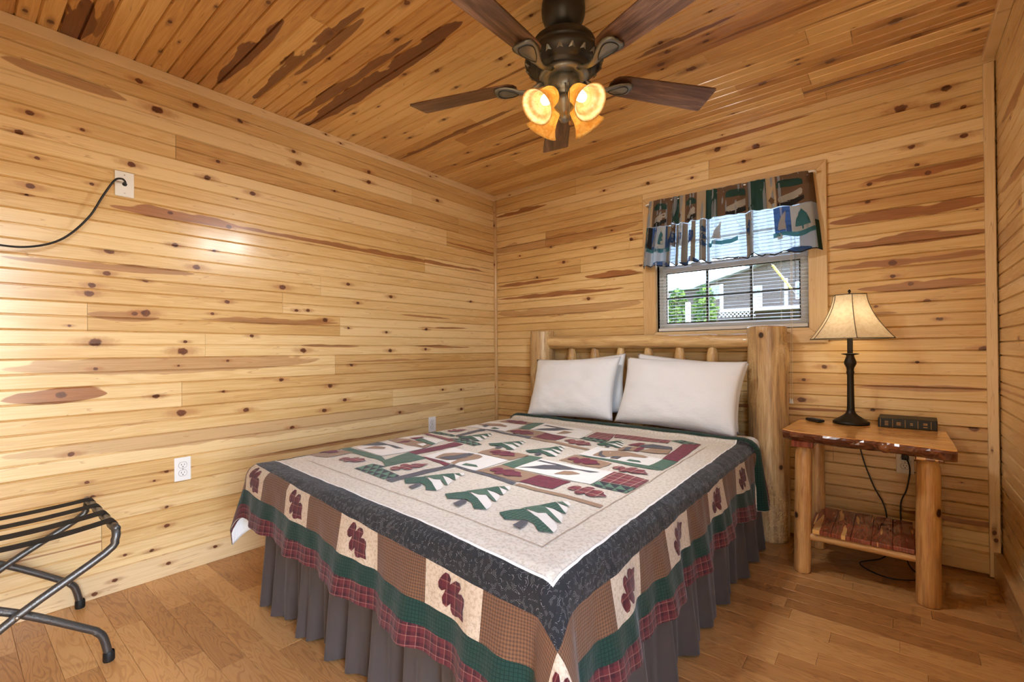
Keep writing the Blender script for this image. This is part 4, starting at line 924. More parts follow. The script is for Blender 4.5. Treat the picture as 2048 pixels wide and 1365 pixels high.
# centre panel patchwork
PATCH=[('white_patch','white',1,[(1.1,-1.743),(1.078,-1.534),(1.457,-1.577),(1.459,-1.782)]),('white_patch','white',1,[(1.556,-1.661),(1.553,-1.475),(1.902,-1.481),(1.914,-1.682)]),('white_patch','white',1,[(1.63,-1.295),(1.618,-1.093),(1.965,-1.161),(1.964,-1.3)]),('white_patch','white',1,[(1.056,-0.9),(0.991,-0.653),(1.389,-0.733),(1.445,-0.984)]),('white_patch','white',1,[(0.603,-1.817),(0.609,-1.658),(0.968,-1.662),(0.944,-1.855)]),('white_patch','white',1,[(0.67,-1.05),(0.635,-0.798),(0.935,-0.786),(0.98,-1.033)]),('white_patch','white',1,[(0.615,-1.653),(0.605,-1.433),(0.903,-1.438),(0.968,-1.662)]),('tan_patch','tan',1,[(1.465,-1.784),(1.484,-1.652),(1.695,-1.682),(1.69,-1.804)]),('tan_patch','tan',1,[(1.242,-1.542),(1.235,-1.427),(1.47,-1.445),(1.459,-1.575)]),('tan_patch','tan',1,[(1.624,-1.445),(1.625,-1.312),(1.828,-1.354),(1.827,-1.457)]),('tan_patch','tan',1,[(0.98,-1.033),(0.982,-0.912),(1.193,-0.936),(1.22,-1.077)]),('tan_patch','tan',1,[(0.718,-0.796),(0.703,-0.667),(0.913,-0.673),(0.931,-0.782)]),('tan_patch','tan',1,[(0.606,-2.054),(0.564,-1.912),(0.759,-1.88),(0.777,-2.026)]),('tan_strip','tan',1,[(1.7,-1.84),(1.707,-1.817),(2.053,-1.844),(2.056,-1.871)]),('tan_strip','tan',1,[(1.22,-1.123),(1.219,-1.079),(1.615,-1.164),(1.613,-1.196)]),('green_patch','green',1,[(1.478,-1.649),(1.474,-1.451),(1.546,-1.45),(1.554,-1.659)]),('green_patch','green',1,[(0.975,-0.91),(0.913,-0.673),(0.992,-0.653),(1.055,-0.9)]),('green_patch','green',1,[(1.036,-1.916),(0.971,-1.73),(1.144,-1.757),(1.128,-1.964)]),('green_strip','green',1,[(0.569,-1.88),(0.616,-1.836),(0.95,-1.86),(1.029,-1.896),(1.041,-1.92),(0.967,-1.909)]),('green_strip','green',1,[(1.627,-1.311),(1.654,-1.303),(1.964,-1.3),(2.032,-1.353)]),('green_patch','green',1,[(1.964,-1.3),(1.965,-1.161),(2.031,-1.167),(2.036,-1.349)]),('burgundy_patch','burg',1,[(1.689,-1.799),(1.695,-1.682),(1.84,-1.688),(1.837,-1.802)]),('burgundy_patch','burg',1,[(1.219,-1.079),(1.193,-0.936),(1.361,-0.965),(1.372,-1.097)]),('burgundy_strip','burg',1,[(0.973,-1.729),(0.978,-1.439),(1.064,-1.456),(1.045,-1.742)]),('burgundy_strip','burg',1,[(1.087,-1.753),(1.124,-1.747),(1.305,-1.773),(1.306,-1.806)]),('burgundy_patch','burg',1,[(1.962,-1.154),(1.926,-0.803),(1.996,-0.751),(2.031,-1.167)]),('plaid_patch','plaid',1,[(1.442,-0.903),(1.411,-0.735),(1.535,-0.745),(1.591,-0.93)]),('plaid_strip','plaid',1,[(1.533,-0.741),(1.84,-0.727),(1.855,-0.817),(1.574,-0.842)]),('plaid_patch','plaid',1,[(1.918,-1.624),(1.9,-1.477),(2.047,-1.495),(2.054,-1.62)]),('plaid_strip','plaid',1,[(0.626,-1.369),(0.657,-1.347),(0.962,-1.403),(0.943,-1.442)]),('check_patch','dkcheck',1,[(1.441,-0.974),(1.434,-0.901),(1.591,-0.93),(1.593,-0.995)]),('check_patch','dkcheck',1,[(1.914,-1.684),(1.916,-1.626),(2.055,-1.619),(2.053,-1.693)]),('check_patch','dkcheck',1,[(1.04,-2.054),(1.044,-1.969),(1.13,-1.963),(1.128,-1.986),(1.284,-2.012),(1.274,-2.077)]),('check_patch','dkcheck',1,[(1.84,-0.739),(1.881,-0.696),(1.997,-0.75),(1.929,-0.8)]),('check_patch','dkcheck',1,[(0.87,-1.396),(0.956,-1.332),(1.138,-1.401),(1.131,-1.451),(0.964,-1.426)]),('check_patch','dkcheck',1,[(0.636,-1.318),(0.678,-1.271),(0.844,-1.294),(0.855,-1.333)]),('charcoal_strip','charcoal',1,[(1.306,-1.78),(1.322,-1.768),(1.691,-1.813),(1.698,-1.844)]),('charcoal_strip','charcoal',1,[(1.284,-2.077),(1.312,-1.78),(1.349,-1.79),(1.332,-2.085)]),('charcoal_strip','charcoal',1,[(0.805,-1.051),(0.846,-1.037),(1.213,-1.088),(1.226,-1.131)]),('charcoal_strip','charcoal',1,[(0.832,-1.289),(0.8,-1.046),(0.862,-1.074),(0.871,-1.321)]),('bear_patch','tan',2,[(1.167,-1.737),(1.138,-1.659),(1.153,-1.605),(1.221,-1.578),(1.284,-1.576),(1.322,-1.593),(1.338,-1.633),(1.322,-1.68),(1.311,-1.721),(1.323,-1.767),(1.293,-1.759),(1.274,-1.699),(1.251,-1.741)]),('bear_shade_patch','charcoal',3,[(1.188,-1.73),(1.197,-1.67),(1.221,-1.578),(1.253,-1.572),(1.273,-1.648),(1.267,-1.705),(1.254,-1.731)]),('fish_patch','green',2,[(1.352,-1.753),(1.349,-1.724),(1.4,-1.716),(1.431,-1.738),(1.389,-1.748)]),('goose_patch','charcoal',2,[(1.562,-1.645),(1.609,-1.599),(1.63,-1.557),(1.675,-1.523),(1.56,-1.517),(1.568,-1.497),(1.669,-1.508),(1.755,-1.524),(1.813,-1.522),(1.861,-1.519),(1.834,-1.546),(1.774,-1.538),(1.72,-1.586),(1.677,-1.612),(1.627,-1.622)]),('wing_patch','tan',2,[(1.737,-1.647),(1.742,-1.583),(1.773,-1.573),(1.814,-1.582),(1.784,-1.622)]),('goose_patch','charcoal',2,[(1.08,-0.897),(1.123,-0.808),(1.16,-0.768),(1.035,-0.738),(1.042,-0.708),(1.158,-0.743),(1.29,-0.774),(1.231,-0.798),(1.195,-0.85),(1.14,-0.891)]),('wing_patch','tan',2,[(1.256,-0.918),(1.246,-0.821),(1.311,-0.834),(1.295,-0.895)]),('goose_patch','charcoal',2,[(0.598,-1.814),(0.623,-1.733),(0.612,-1.668),(0.724,-1.68),(0.836,-1.687),(0.904,-1.699),(0.869,-1.716),(0.765,-1.696),(0.726,-1.729),(0.654,-1.774)]),('wing_patch','tan',2,[(0.737,-1.815),(0.733,-1.742),(0.804,-1.732),(0.827,-1.757)]),('bear_patch','tan',2,[(1.689,-1.273),(1.68,-1.176),(1.74,-1.121),(1.82,-1.137),(1.875,-1.151),(1.904,-1.164),(1.897,-1.186),(1.835,-1.198),(1.811,-1.234),(1.815,-1.283),(1.784,-1.289),(1.774,-1.244),(1.756,-1.276),(1.737,-1.282)]),('bear_shade_patch','charcoal',3,[(1.709,-1.258),(1.686,-1.201),(1.689,-1.179),(1.715,-1.235),(1.761,-1.272),(1.749,-1.284)]),('bear_shade_patch','charcoal',3,[(1.779,-1.28),(1.777,-1.243),(1.81,-1.226),(1.813,-1.28)]),('fish_patch','green',2,[(1.854,-1.278),(1.855,-1.249),(1.897,-1.245),(1.918,-1.27),(1.886,-1.278)]),('bear_patch','tan',2,[(0.654,-0.937),(0.694,-0.871),(0.789,-0.857),(0.873,-0.884),(0.894,-0.93),(0.827,-0.935),(0.77,-0.96),(0.707,-0.953)]),('bear_shade_patch','charcoal',3,[(0.744,-0.979),(0.733,-0.934),(0.781,-0.952),(0.792,-1.005)]),('fish_patch','green',2,[(0.839,-1.01),(0.843,-0.974),(0.9,-0.992),(0.878,-1.021)]),('cabin_roof_patch','burg',2,[(1.721,-0.989),(1.743,-0.894),(1.77,-0.886),(1.778,-0.98)]),('cabin_wall_patch','tan',2,[(1.722,-1.095),(1.725,-1.029),(1.785,-0.995),(1.801,-1.095),(1.746,-1.11)]),('cabin_logs_patch','charcoal',2,[(1.762,-0.937),(1.806,-0.881),(1.909,-0.902),(1.931,-0.957),(1.855,-0.974),(1.79,-0.991)]),('cabin_window_patch','charcoal',3,[(1.75,-1.103),(1.74,-1.029),(1.766,-1.031),(1.781,-1.099)]),('cabin_door_patch','burg',3,[(1.801,-1.095),(1.791,-1.001),(1.816,-0.999),(1.823,-1.097)]),('cabin_ground_patch','tan',2,[(1.822,-1.079),(1.842,-0.984),(1.927,-0.96),(1.948,-1.059),(1.893,-1.082)]),('cabin_wall_patch','tan',2,[(0.671,-1.624),(0.661,-1.556),(0.72,-1.524),(0.941,-1.552),(0.968,-1.631),(0.887,-1.637),(0.768,-1.636)]),('cabin_door_patch','burg',3,[(0.765,-1.638),(0.743,-1.57),(0.771,-1.549),(0.789,-1.597)]),('cabin_roof_patch','burg',3,[(0.707,-1.513),(0.736,-1.447),(0.762,-1.454),(0.759,-1.516)]),('cabin_logs_patch','green',3,[(0.77,-1.525),(0.758,-1.475),(0.925,-1.518),(0.941,-1.557),(0.883,-1.55)]),('cabin_ground_patch','white',4,[(0.869,-1.595),(0.884,-1.561),(0.918,-1.57),(0.935,-1.612)])]
TREE=[('tree_tier','gcheck',[(-0.109,0.04),(-0.096,0.077),(-0.072,0.108),(0.005,0.073),(0.1,0.012),(0.089,0.006),(0.064,-0.004),(0.026,0.027),(-0.012,0.038),(-0.063,0.009)]),('tree_snow','white',[(-0.063,0.111),(-0.017,0.107),(-0.001,0.12),(0.074,0.065),(0.092,0.04),(0.099,0.014),(0.005,0.073)]),('tree_tier','green',[(-0.082,0.104),(-0.056,0.157),(-0.035,0.161),(0.052,0.102),(0.077,0.084),(0.063,0.082),(0.001,0.118),(-0.019,0.106),(-0.063,0.111)]),('tree_snow','white',[(-0.035,0.161),(-0.002,0.159),(0.032,0.146),(0.054,0.125),(0.074,0.088),(0.052,0.102)]),('tree_tier','gcheck',[(-0.055,0.158),(-0.03,0.212),(-0.017,0.205),(0.052,0.146),(0.031,0.149),(-0.002,0.159),(-0.035,0.161)]),('tree_snow','white',[(-0.026,0.21),(0.02,0.2),(0.041,0.168),(0.044,0.151)]),('tree_tier','green',[(-0.028,0.213),(-0.014,0.228),(0.028,0.202),(0.006,0.206)]),('tree_snow','white',[(-0.016,0.231),(-0.005,0.244),(0.016,0.226),(0.024,0.207)]),('tree_trunk','charcoal',[(-0.013,-0.017),(-0.016,0.028),(0.003,0.029),(0.012,0.019),(0.019,-0.023)])]
TREEPOS=[(1.957,-2.128,1),(1.704,-2.107,1),(1.447,-2.073,1),(1.49,-1.412,0.9),(1.249,-1.405,0.9),(0.978,-1.354,0.9),(1.652,-1.063,0.7),(0.593,-1.606,0.7)]
LEAF=[('burg',[(1.503,-1.727),(1.663,-1.746)]),('burg',[(1.277,-1.477),(1.436,-1.507)]),('burg',[(1.643,-1.388),(1.801,-1.402)]),('burg',[(1.001,-0.987),(1.182,-1.03)]),('burg',[(0.733,-0.706),(0.917,-0.745)]),('burg',[(0.603,-1.978),(0.718,-1.931)]),('plaid',[(1.877,-1.753),(2.027,-1.771)]),('plaid',[(1.414,-1.052),(1.581,-1.091)]),('plaid',[(1.865,-1.402),(2.021,-1.437)]),('plaid',[(0.852,-1.996),(0.986,-1.962)]),('plaid',[(1.184,-1.98),(1.246,-1.836)]),('plaid',[(0.709,-1.233),(0.754,-1.121)])]
for nm, m, lay, poly in PATCH: qpatch(nm, poly, m, lay, .05)
for i, (tx, ty, s) in enumerate(TREEPOS):
    for nm, m, poly in TREE: qpatch(nm, [(tx+p[0]*s, ty+p[1]*s) for p in poly], m, 2 if nm == 'tree_tier' else 3 if nm == 'tree_trunk' else 1, .05)
for m, (a, b) in LEAF: qpatch('leaf_patch', leaf_poly(a, b, .62), m, 3, .03)

# pillows ---------------------------------------------------------------
def pillow(name, cx, cy, cz, wd, ht, th, tilt, rz, label, seed, roll=0):
    V, F, U = [], [], []; n = 36; m = 28
    for side in (1,-1):
        for j in range(m+1):
            for i in range(n+1):
                u, v = -1+2*i/n, -1+2*j/m
                uu = math.copysign(abs(u)**.85,u); vv = math.copysign(abs(v)**.85,v)
                pin = 1-.07*(1-abs(v)**2)*abs(u)**3; pin2 = 1-.06*(1-abs(u)**2)*abs(v)**3
                h = th*((1-abs(u)**3.2)**.6)*((1-abs(v)**3.2)**.6)
                h *= 1+.12*noise.noise(Vector((u*1.6+seed,v*1.6,side))); 
                h += (.010*noise.noise(Vector((u*3.4+v*1.5+seed,v*3.4,side*2))) + .005*noise.noise(Vector((u*9+v*5+seed,v*9,side))))*(1-abs(u)**6)*(1-abs(v)**6)
                sag = -.03*(1-v)*.5*0
                V.append((uu*wd/2*pin2 if False else u*wd/2*pin, side*-h, v*ht/2*pin2 + sag)); U.append((u*wd,v*ht))
    N = (n+1)*(m+1)
    for s in (0,1):
        for j in range(m):
            for i in range(n):
                q = (s*N+j*(n+1)+i, s*N+j*(n+1)+i+1, s*N+(j+1)*(n+1)+i+1, s*N+(j+1)*(n+1)+i); F.append(q if s == 0 else q[::-1])
    o = mk(name, (V, F), MT['sheet'], None, True, uvs=U)
    o.matrix_world = Matrix.Translation((cx,cy,cz)) @ Matrix.Rotation(rz,4,'Z') @ Matrix.Rotation(tilt,4,'X') @ Matrix.Rotation(roll,4,'Y')
    bm = bmesh.new(); bm.from_mesh(o.data); bmesh.ops.remove_doubles(bm, verts=bm.verts[:], dist=1e-5); bm.to_mesh(o.data); bm.free()
    return tag(o, label, 'pillow', 'white pillows against the headboard')
pillow('pillow', 1.02,-.262,.822, .68,.40,.05, R_(-12), R_(2), 'rear white pillow mostly hidden, its corner peeking above the left gap', 1, R_(-5))
pillow('pillow', 1.03,-.392,.816, .665,.43,.075, R_(-22), R_(1), 'front left white pillow leaning on the headboard', 2, R_(-2))
pillow('pillow', 1.745,-.262,.822, .68,.40,.05, R_(-12), R_(-2), 'rear white pillow behind the wide right hand pillow', 3, R_(5))
pillow('pillow', 1.748,-.398,.812, .715,.43,.08, R_(-22), R_(-1), 'front right white pillow nearest the nightstand', 4, R_(2))

# ------------------------------------------------------------------ nightstand
NSX, NSY, ZT = 2.61, -.33, .683
ns = empty('log_nightstand', (NSX,NSY,0)); tag(ns, 'rustic log nightstand with live edge top and red cedar shelf', 'nightstand')
no_ = Vector((NSX,NSY,0))
def np_(name, vf, p0, p1, mat, par=None): return mk(name, vf, mat, par or ns, True, mw=zalign(Vector(p0)-no_, Vector(p1)-no_))
for i, (x, y, x1, y1, r, hgt) in enumerate([(2.380,-.490,2.392,-.485,.036,.605),(2.832,-.512,2.838,-.505,.041,.605),(2.402,-.125,2.405,-.125,.036,.605),(2.845,-.14,2.845,-.14,.038,.605)]):
    lg = log(hgt,r,r*.97,30+i,18,16,.05,[(.18,4.2,.006,.015),(.4,5.0,.006,.015),(.28,5.9,.005,.012)],.006)
    vv = [(p[0]*(1 if p[2] < .565 else max(.72,1-(p[2]-.565)*7)), p[1]*(1 if p[2] < .565 else max(.72,1-(p[2]-.565)*7)), p[2]) for p in lg[0]]
    np_('leg', (vv, lg[1]), (x,y,0), (x1,y1,hgt), MT['leg_log'])
def slab_top():
    # live edge outline, front bark edge undulates
    fr = []
    key = [(2.314,-.555),(2.36,-.592),(2.434,-.618),(2.50,-.640),(2.566,-.655),(2.63,-.655),(2.684,-.662),(2.73,-.672),(2.793,-.692),(2.85,-.712),(2.895,-.728),(2.912,-.722)]
    sp = spline([(x,y,0) for x,y in key], 4)
    fr = [(p.x, p.y+.004*noise.noise(Vector((p.x*40,0,0)))) for p in sp]
    bk = [(2.916,-.55),(2.914,-.35),(2.913,-.19),(2.75,-.165),(2.5,-.15),(2.33,-.142),(2.322,-.25),(2.316,-.42)]
    return fr, bk
fr, bk = slab_top(); poly = fr+bk; n = len(poly); nf = len(fr)
def sl(z, inset, jit=0):
    cx = 2.6; cy_ = -.4; o = []
    for k, (x,y) in enumerate(poly):
        q = inset*(1.0 if k < nf else .25); j = jit*noise.noise(Vector((x*30,z*60,1))) if k < nf else 0
        o.append((x+(cx-x)*.0, y+q+j, z)) if k < nf else o.append((x+(-q if x > 2.6 else q)*1., y, z))
    return o
zs = [(ZT-.047,.030),(ZT-.040,.014),(ZT-.025,.002),(ZT-.012,.0),(ZT-.003,.006),(ZT,.012)]
V, F = [], []
for z, ins in zs: V += sl(z, ins, .006 if z < ZT-.004 else .0)
for a in range(len(zs)-1):
    for k in range(n): l = (k+1) % n; F.append((a*n+k, a*n+l, (a+1)*n+l, (a+1)*n+k))
F.append(tuple(range(n-1,-1,-1))); F.append(tuple((len(zs)-1)*n+k for k in range(n)))
top = mk('table_top', xf((V,F), Matrix.Translation(-no_)), MT['slab'], ns)
top.data.materials.append(MT['bark'])
for pg in top.data.polygons:
    vs_ = [v % n for v in pg.vertices]
    if len(pg.vertices) == 4 and all(v < nf for v in vs_) and pg.vertices[0] < 4*n: pg.material_index = 1
mk('knot', xf(lathe([(0,.006),(.012,.005),(.018,0),(.022,-.004)],14), Matrix.Translation(Vector((2.70,-.663,ZT-.024))-no_) @ Matrix.Rotation(R_(90),4,'X')), MT['bark'], top, True)
for x in (2.395, 2.84): mk('apron_block', xf(bbox_(x-.045,x+.045,-.56,-.10,.605,.636,.004), Matrix.Translation(-no_)), MT['cedar'], ns)
for i in range(5):
    x0 = 2.425+i*.0735; mk('shelf_board', xf(bbox_(x0,x0+.073,-.515,-.105,.196,.216,.003), Matrix.Translation(-no_)), MT['cedar'], ns)
np_('stretcher', log(.46,.019,.019,40,10,8,.08), (2.38,-.485,.176), (2.84,-.50,.18), MT['leg_log'])
np_('stretcher', log(.44,.019,.019,41,10,8,.08), (2.40,-.13,.176), (2.845,-.14,.176), MT['leg_log'])
for x in (2.412, 2.80): mk('shelf_cleat', xf(bbox_(x-.012,x+.012,-.47,-.14,.170,.196,.002), Matrix.Translation(-no_)), MT['cedar'], ns)

# ------------------------------------------------------------------ lamp
LX, LY = 2.558, -.178
lamp = empty('table_lamp', (LX,LY,ZT)); tag(lamp, 'black candlestick table lamp with cream bell shade on the nightstand', 'lamp')
def lp(name, vf, mat, smooth=True, par=None): return mk(name, vf, mat, par or lamp, smooth)
lp('base', lathe([(0,0),(.076,0),(.078,.006),(.077,.013),(.070,.018),(.055,.028),(.035,.042),(.024,.052),(.0185,.062),(.0165,.075),(0,.075)],40), MT['lamp_metal'])
lp('stem', lathe([(.0165,.07),(.0150,.16),(.0142,.245),(.0155,.253),(.0175,.262),(.0150,.272),(.0165,.285),(.026,.305),(.0265,.315),(.0185,.338),(.017,.345),(.017,.352)],24), MT['lamp_metal'])
lp('saucer', lathe([(0,.350),(.02,.350),(.036,.354),(.038,.357),(.02,.359),(0,.359)],28), MT['lamp_metal'])
lp('neck', bbox_(-.0115,.0115,-.0115,.0115,.358,.46,.002), MT['lamp_metal'])
lp('socket', lathe([(.012,.455),(.017,.46),(.017,.50),(.012,.505),(0,.505)],16), MT['gold'])
bulb = lp('bulb', lathe([(.010,.50),(.014,.515),(.026,.54),(.030,.56),(.026,.582),(.014,.594),(0,.598)],20), MT['bulb'])
lp('harp', tube(spline([(.02,0,.46),(.05,0,.53),(.045,0,.62),(0,0,.66),(-.045,0,.62),(-.05,0,.53),(-.02,0,.46)],6),.0018,6), MT['gold'])
zb, zt_, RB, RT = .433, .655, .188, .074
def hexr(t): return RT + (RB-RT)*((1-t)**1.75*.92 + .08*(1-t))
pan = []
ang = [R_(-18-60*k) for k in range(6)]
for k in range(6):
    a0, a1 = ang[k], ang[(k+1)%6]; V, F = [], []; nt_ = 14; nu = 4
    for j in range(nt_+1):
        t = j/nt_; r = hexr(t); z = zb+(zt_-zb)*t
        P0 = Vector((r*math.cos(a0),r*math.sin(a0),z)); P1 = Vector((r*math.cos(a1),r*math.sin(a1),z))
        for i in range(nu+1): V.append(P0+(P1-P0)*(i/nu))
    for j in range(nt_):
        for i in range(nu): F.append((j*(nu+1)+i, (j+1)*(nu+1)+i, (j+1)*(nu+1)+i+1, j*(nu+1)+i+1))
    sp_ = lp('shade_panel', (V,F), MT['shade'])
    lp('piping', tube([(hexr(j/10)*1.004*math.cos(a0),hexr(j/10)*1.004*math.sin(a0),zb+(zt_-zb)*j/10) for j in range(11)],.0018,6), MT['pipe'], True, sp_)
for r, z in ((RB,zb),(RT,zt_)): lp('shade_rim', tube([(r*1.003*math.cos(a),r*1.003*math.sin(a),z) for a in ang+[ang[0]]],.0022,6), MT['pipe'])
lp('shade_spider', G(*[tube([(0,0,.66),(RT*math.cos(a),RT*math.sin(a),zt_)],.0015,5) for a in ang[::2]]), MT['gold'])
lp('finial', lathe([(0,.655),(.006,.658),(.006,.664),(.003,.668),(.007,.674),(.004,.682),(0,.684)],12), MT['lamp_metal'])
cpts = [(-.0,.04,.012),(-.02,.075,.008),(.015,.158,.004),(.018,.168,-.05),(.02,.160,-.10),(.045,.158,-.22),(.085,.15,-.34),(.13,.155,-.45),(.14,.13,-.62),(.12,.06,-.668),(.03,-.06,-.678),(.14,-.16,-.678),(.26,-.08,-.678),(.22,.05,-.675),(.20,.13,-.60),(.19,.152,-.42),(.215,.155,-.33),(.228,.150,-.24),(.222,.138,-.19),(.21,.142,-.172)]
crd = lp('cord', tube(spline(cpts,6),.0032,8), MT['cord'])
lp('plug', bbox_(.196,.224,.140,.166,-.182,-.155,.004), MT['cord'], False, crd)
light('lamp_bulb_light','POINT',(LX,LY,ZT+.47),2.0,(1,.80,.52),shadow_soft_size=.025)

# book and remote --------------------------------------------------------
bk_ = empty('book', (2.775,-.198,ZT), R_(-2)); tag(bk_, 'thick black leather book with gilt spine lying beside the lamp', 'book')
mk('cover', G(bbox_(-.108,.108,-.012,.145,0,.004,.0015), bbox_(-.108,.108,-.012,.145,.041,.045,.0015)), MT['book'], bk_)
mk('pages', box(-.103,.103,-.004,.140,.004,.041), MT['paper'], bk_)
sp_ = mk('spine', bbox_(-.108,.108,-.016,-.003,.0005,.0445,.004,3), MT['book'], bk_)
for x in (-.098,-.052,-.006,.040,.086): mk('gilt_line', box(x-.0008,x+.0008,-.0166,-.0150,.004,.041), MT['gold'], sp_)
for x, w_, zs_ in ((-.075,.013,(.029,.021,.013)),(-.030,.016,(.027,.0215,.016)),(.017,.010,(.026,.0195)),(.066,.015,(.030,.0245,.013))):
    for z in zs_: mk('gilt_title', box(x-w_/2,x+w_/2,-.0166,-.0150,z-.0017,z+.0017), MT['gold'], sp_)
rm = empty('remote_control', (2.405,-.195,ZT), R_(-48)); tag(rm, 'small black remote control on the left end of the nightstand', 'remote')
mk('body', bbox_(-.050,.050,-.019,.019,.001,.016,.006,3), MT['black_plastic'], rm, True)
for i in range(4):
    for j in (-1,0,1): mk('button', lathe([(.0035,.0155),(.0035,.0172),(0,.0175)],10) if False else xf(lathe([(.0035,.0150),(.0035,.0172),(0,.0176)],10), Matrix.Translation((-.030+i*.017,j*.010,0))), MT['grey_btn'], rm)

# ------------------------------------------------------------------ ceiling fan
FX_, FY_ = 1.738, -1.551
fan = empty('ceiling_fan', (FX_,FY_,2.0)); tag(fan, 'bronze ceiling fan with five walnut blades and four amber lights', 'ceiling fan')
def fp(name, vf, mat, smooth=True, par=None, mw=None): return mk(name, vf, mat, par or fan, smooth, mw)
Zf = 2.0
fp('canopy', lathe([(0,.44),(.084,.44),(.086,.42),(.085,.39),(.076,.364),(.058,.342),(.04,.328),(.03,.322),(0,.322)],36), MT['bronze'])
fp('downrod', lathe([(.016,.34),(.016,.295)],16), MT['bronze'])
fp('yoke', lathe([(0,.318),(.026,.314),(.028,.302),(.022,.296),(0,.296)],20), MT['bronze'])
fp('motor_housing', lathe([(0,.302),(.06,.300),(.102,.292),(.121,.280),(.125,.268),(.124,.256),(.129,.252),(.129,.246),(.122,.242),(.128,.236),(.151,.222),(.155,.208),(.150,.193),(.134,.180),(.113,.173),(.106,.170),(.104,.160),(.09,.156),(0,.156)],44), MT['bronze'])
vents = []
for k in range(20):
    a = 2*math.pi*k/20
    for r, z, s in ((.1285,.2475,.0085),):
        m = Matrix.Rotation(a,4,'Z') @ Matrix.Translation((.1405,0,.229)) @ Matrix.Rotation(R_(-52),4,'Y')
        fp('vent', xf(([(0,-.013,-.007),(0,.013,-.007),(0,.0,.008),(-.004,-.013,-.007),(-.004,.013,-.007),(-.004,0,.008)],[(0,1,2),(3,5,4),(0,2,5,3),(1,4,5,2),(0,3,4,1)]), m @ Matrix.Translation((.0022,0,0))), MT['slot'], False)
    m = Matrix.Rotation(a+.16,4,'Z') @ Matrix.Translation((.1425,0,.1875)) @ Matrix.Rotation(R_(42),4,'Y')
    fp('scroll', xf(([(.002,-.012,-.010),(.002,-.004,.010),(.006,0,.012),(.002,.004,.010),(.002,.012,-.010),(.006,0,-.004)],[(0,5,2,1),(5,4,3,2)]), m), MT['bronze_hi'], False)
fp('flywheel', lathe([(.095,.158),(.098,.150),(.095,.140),(.07,.138),(0,.138)],36), MT['bronze_hi'])
fp('switch_housing', lathe([(.056,.142),(.062,.130),(.064,.112),(.060,.092),(.050,.078),(.042,.070),(.044,.062),(.05,.056),(.046,.040),(.034,.022),(.022,.010),(.018,-.004),(.022,-.014),(.016,-.026),(0,-.030)],32), MT['bronze_hi'])
# blade
RB_ = .66
def blade():
    pts = []
    for t in [i/10 for i in range(11)]:      # lower edge root to tip
        pts.append((.215+.445*t, -(.052+.016*t)))
    pts[0] = (.222,-.046)
    tip = [(.655,-.068),(.660,-.060),(.668,.058),(.664,.066)]
    up_ = [(.66-.445*t, (.068-.016*t)) for t in [i/10 for i in range(11)]]; up_[-1] = (.222,.046)
    root = [(.205,.030),(.199,.0),(.205,-.030)]
    return pts[:-1]+tip+up_[1:]+root
bl_ = prism(blade(), -.003, .003)
blv = ([(x,y,z) for x,y,z in bl_[0]], bl_[1])
def iron():
    # blade arm: swoops from the flywheel out and down-up to a fan shaped plate
    V, F = [], []; st = [(.085,.148,.016,.010),(.105,.140,.014,.009),(.13,.128,.0125,.008),(.155,.122,.013,.0075),(.18,.124,.017,.0065),(.205,.131,.030,.0055),(.232,.1355,.042,.005),(.260,.1365,.048,.005),(.279,.1365,.042,.005),(.288,.1365,.028,.005)]
    for x, z, hw, ht in st:
        for yy, zz in ((-hw,0),(-hw*.7,-ht),(0,-ht*1.5),(hw*.7,-ht),(hw,0),(hw*.6,ht*.4),(0,ht*.5),(-hw*.6,ht*.4)): V.append((x,yy,z+zz))
    for a in range(len(st)-1):
        for k in range(8): l = (k+1) % 8; F.append((a*8+k, a*8+l, (a+1)*8+l, (a+1)*8+k)[::-1])
    F.append(tuple(range(8))); F.append(tuple((len(st)-1)*8+k for k in range(7,-1,-1)))
    return V, F
inlay = tube(spline([(.19,0,.1165),(.21,-.016,.121),(.245,-.030,.1285),(.268,-.022,.1285),(.276,0,.128),(.268,.022,.1285),(.245,.030,.1285),(.21,.016,.121),(.19,0,.1165)],4),.0018,5)
ROT0 = 2.2174
bm0 = im0 = None
for k in range(5):
    a = ROT0 - k*2*math.pi/5
    mw = Matrix.Rotation(a,4,'Z') @ Matrix.Translation((0,0,.148)) @ Matrix.Rotation(R_(-11),4,'X')
    ar = fp('blade_arm', iron(), MT['bronze_hi'], True, None, Matrix.Rotation(a,4,'Z'))
    mk('inlay', inlay, MT['bronze'], ar, True)
    b_ = fp('blade', blv, MT['blade'], False, None, mw)
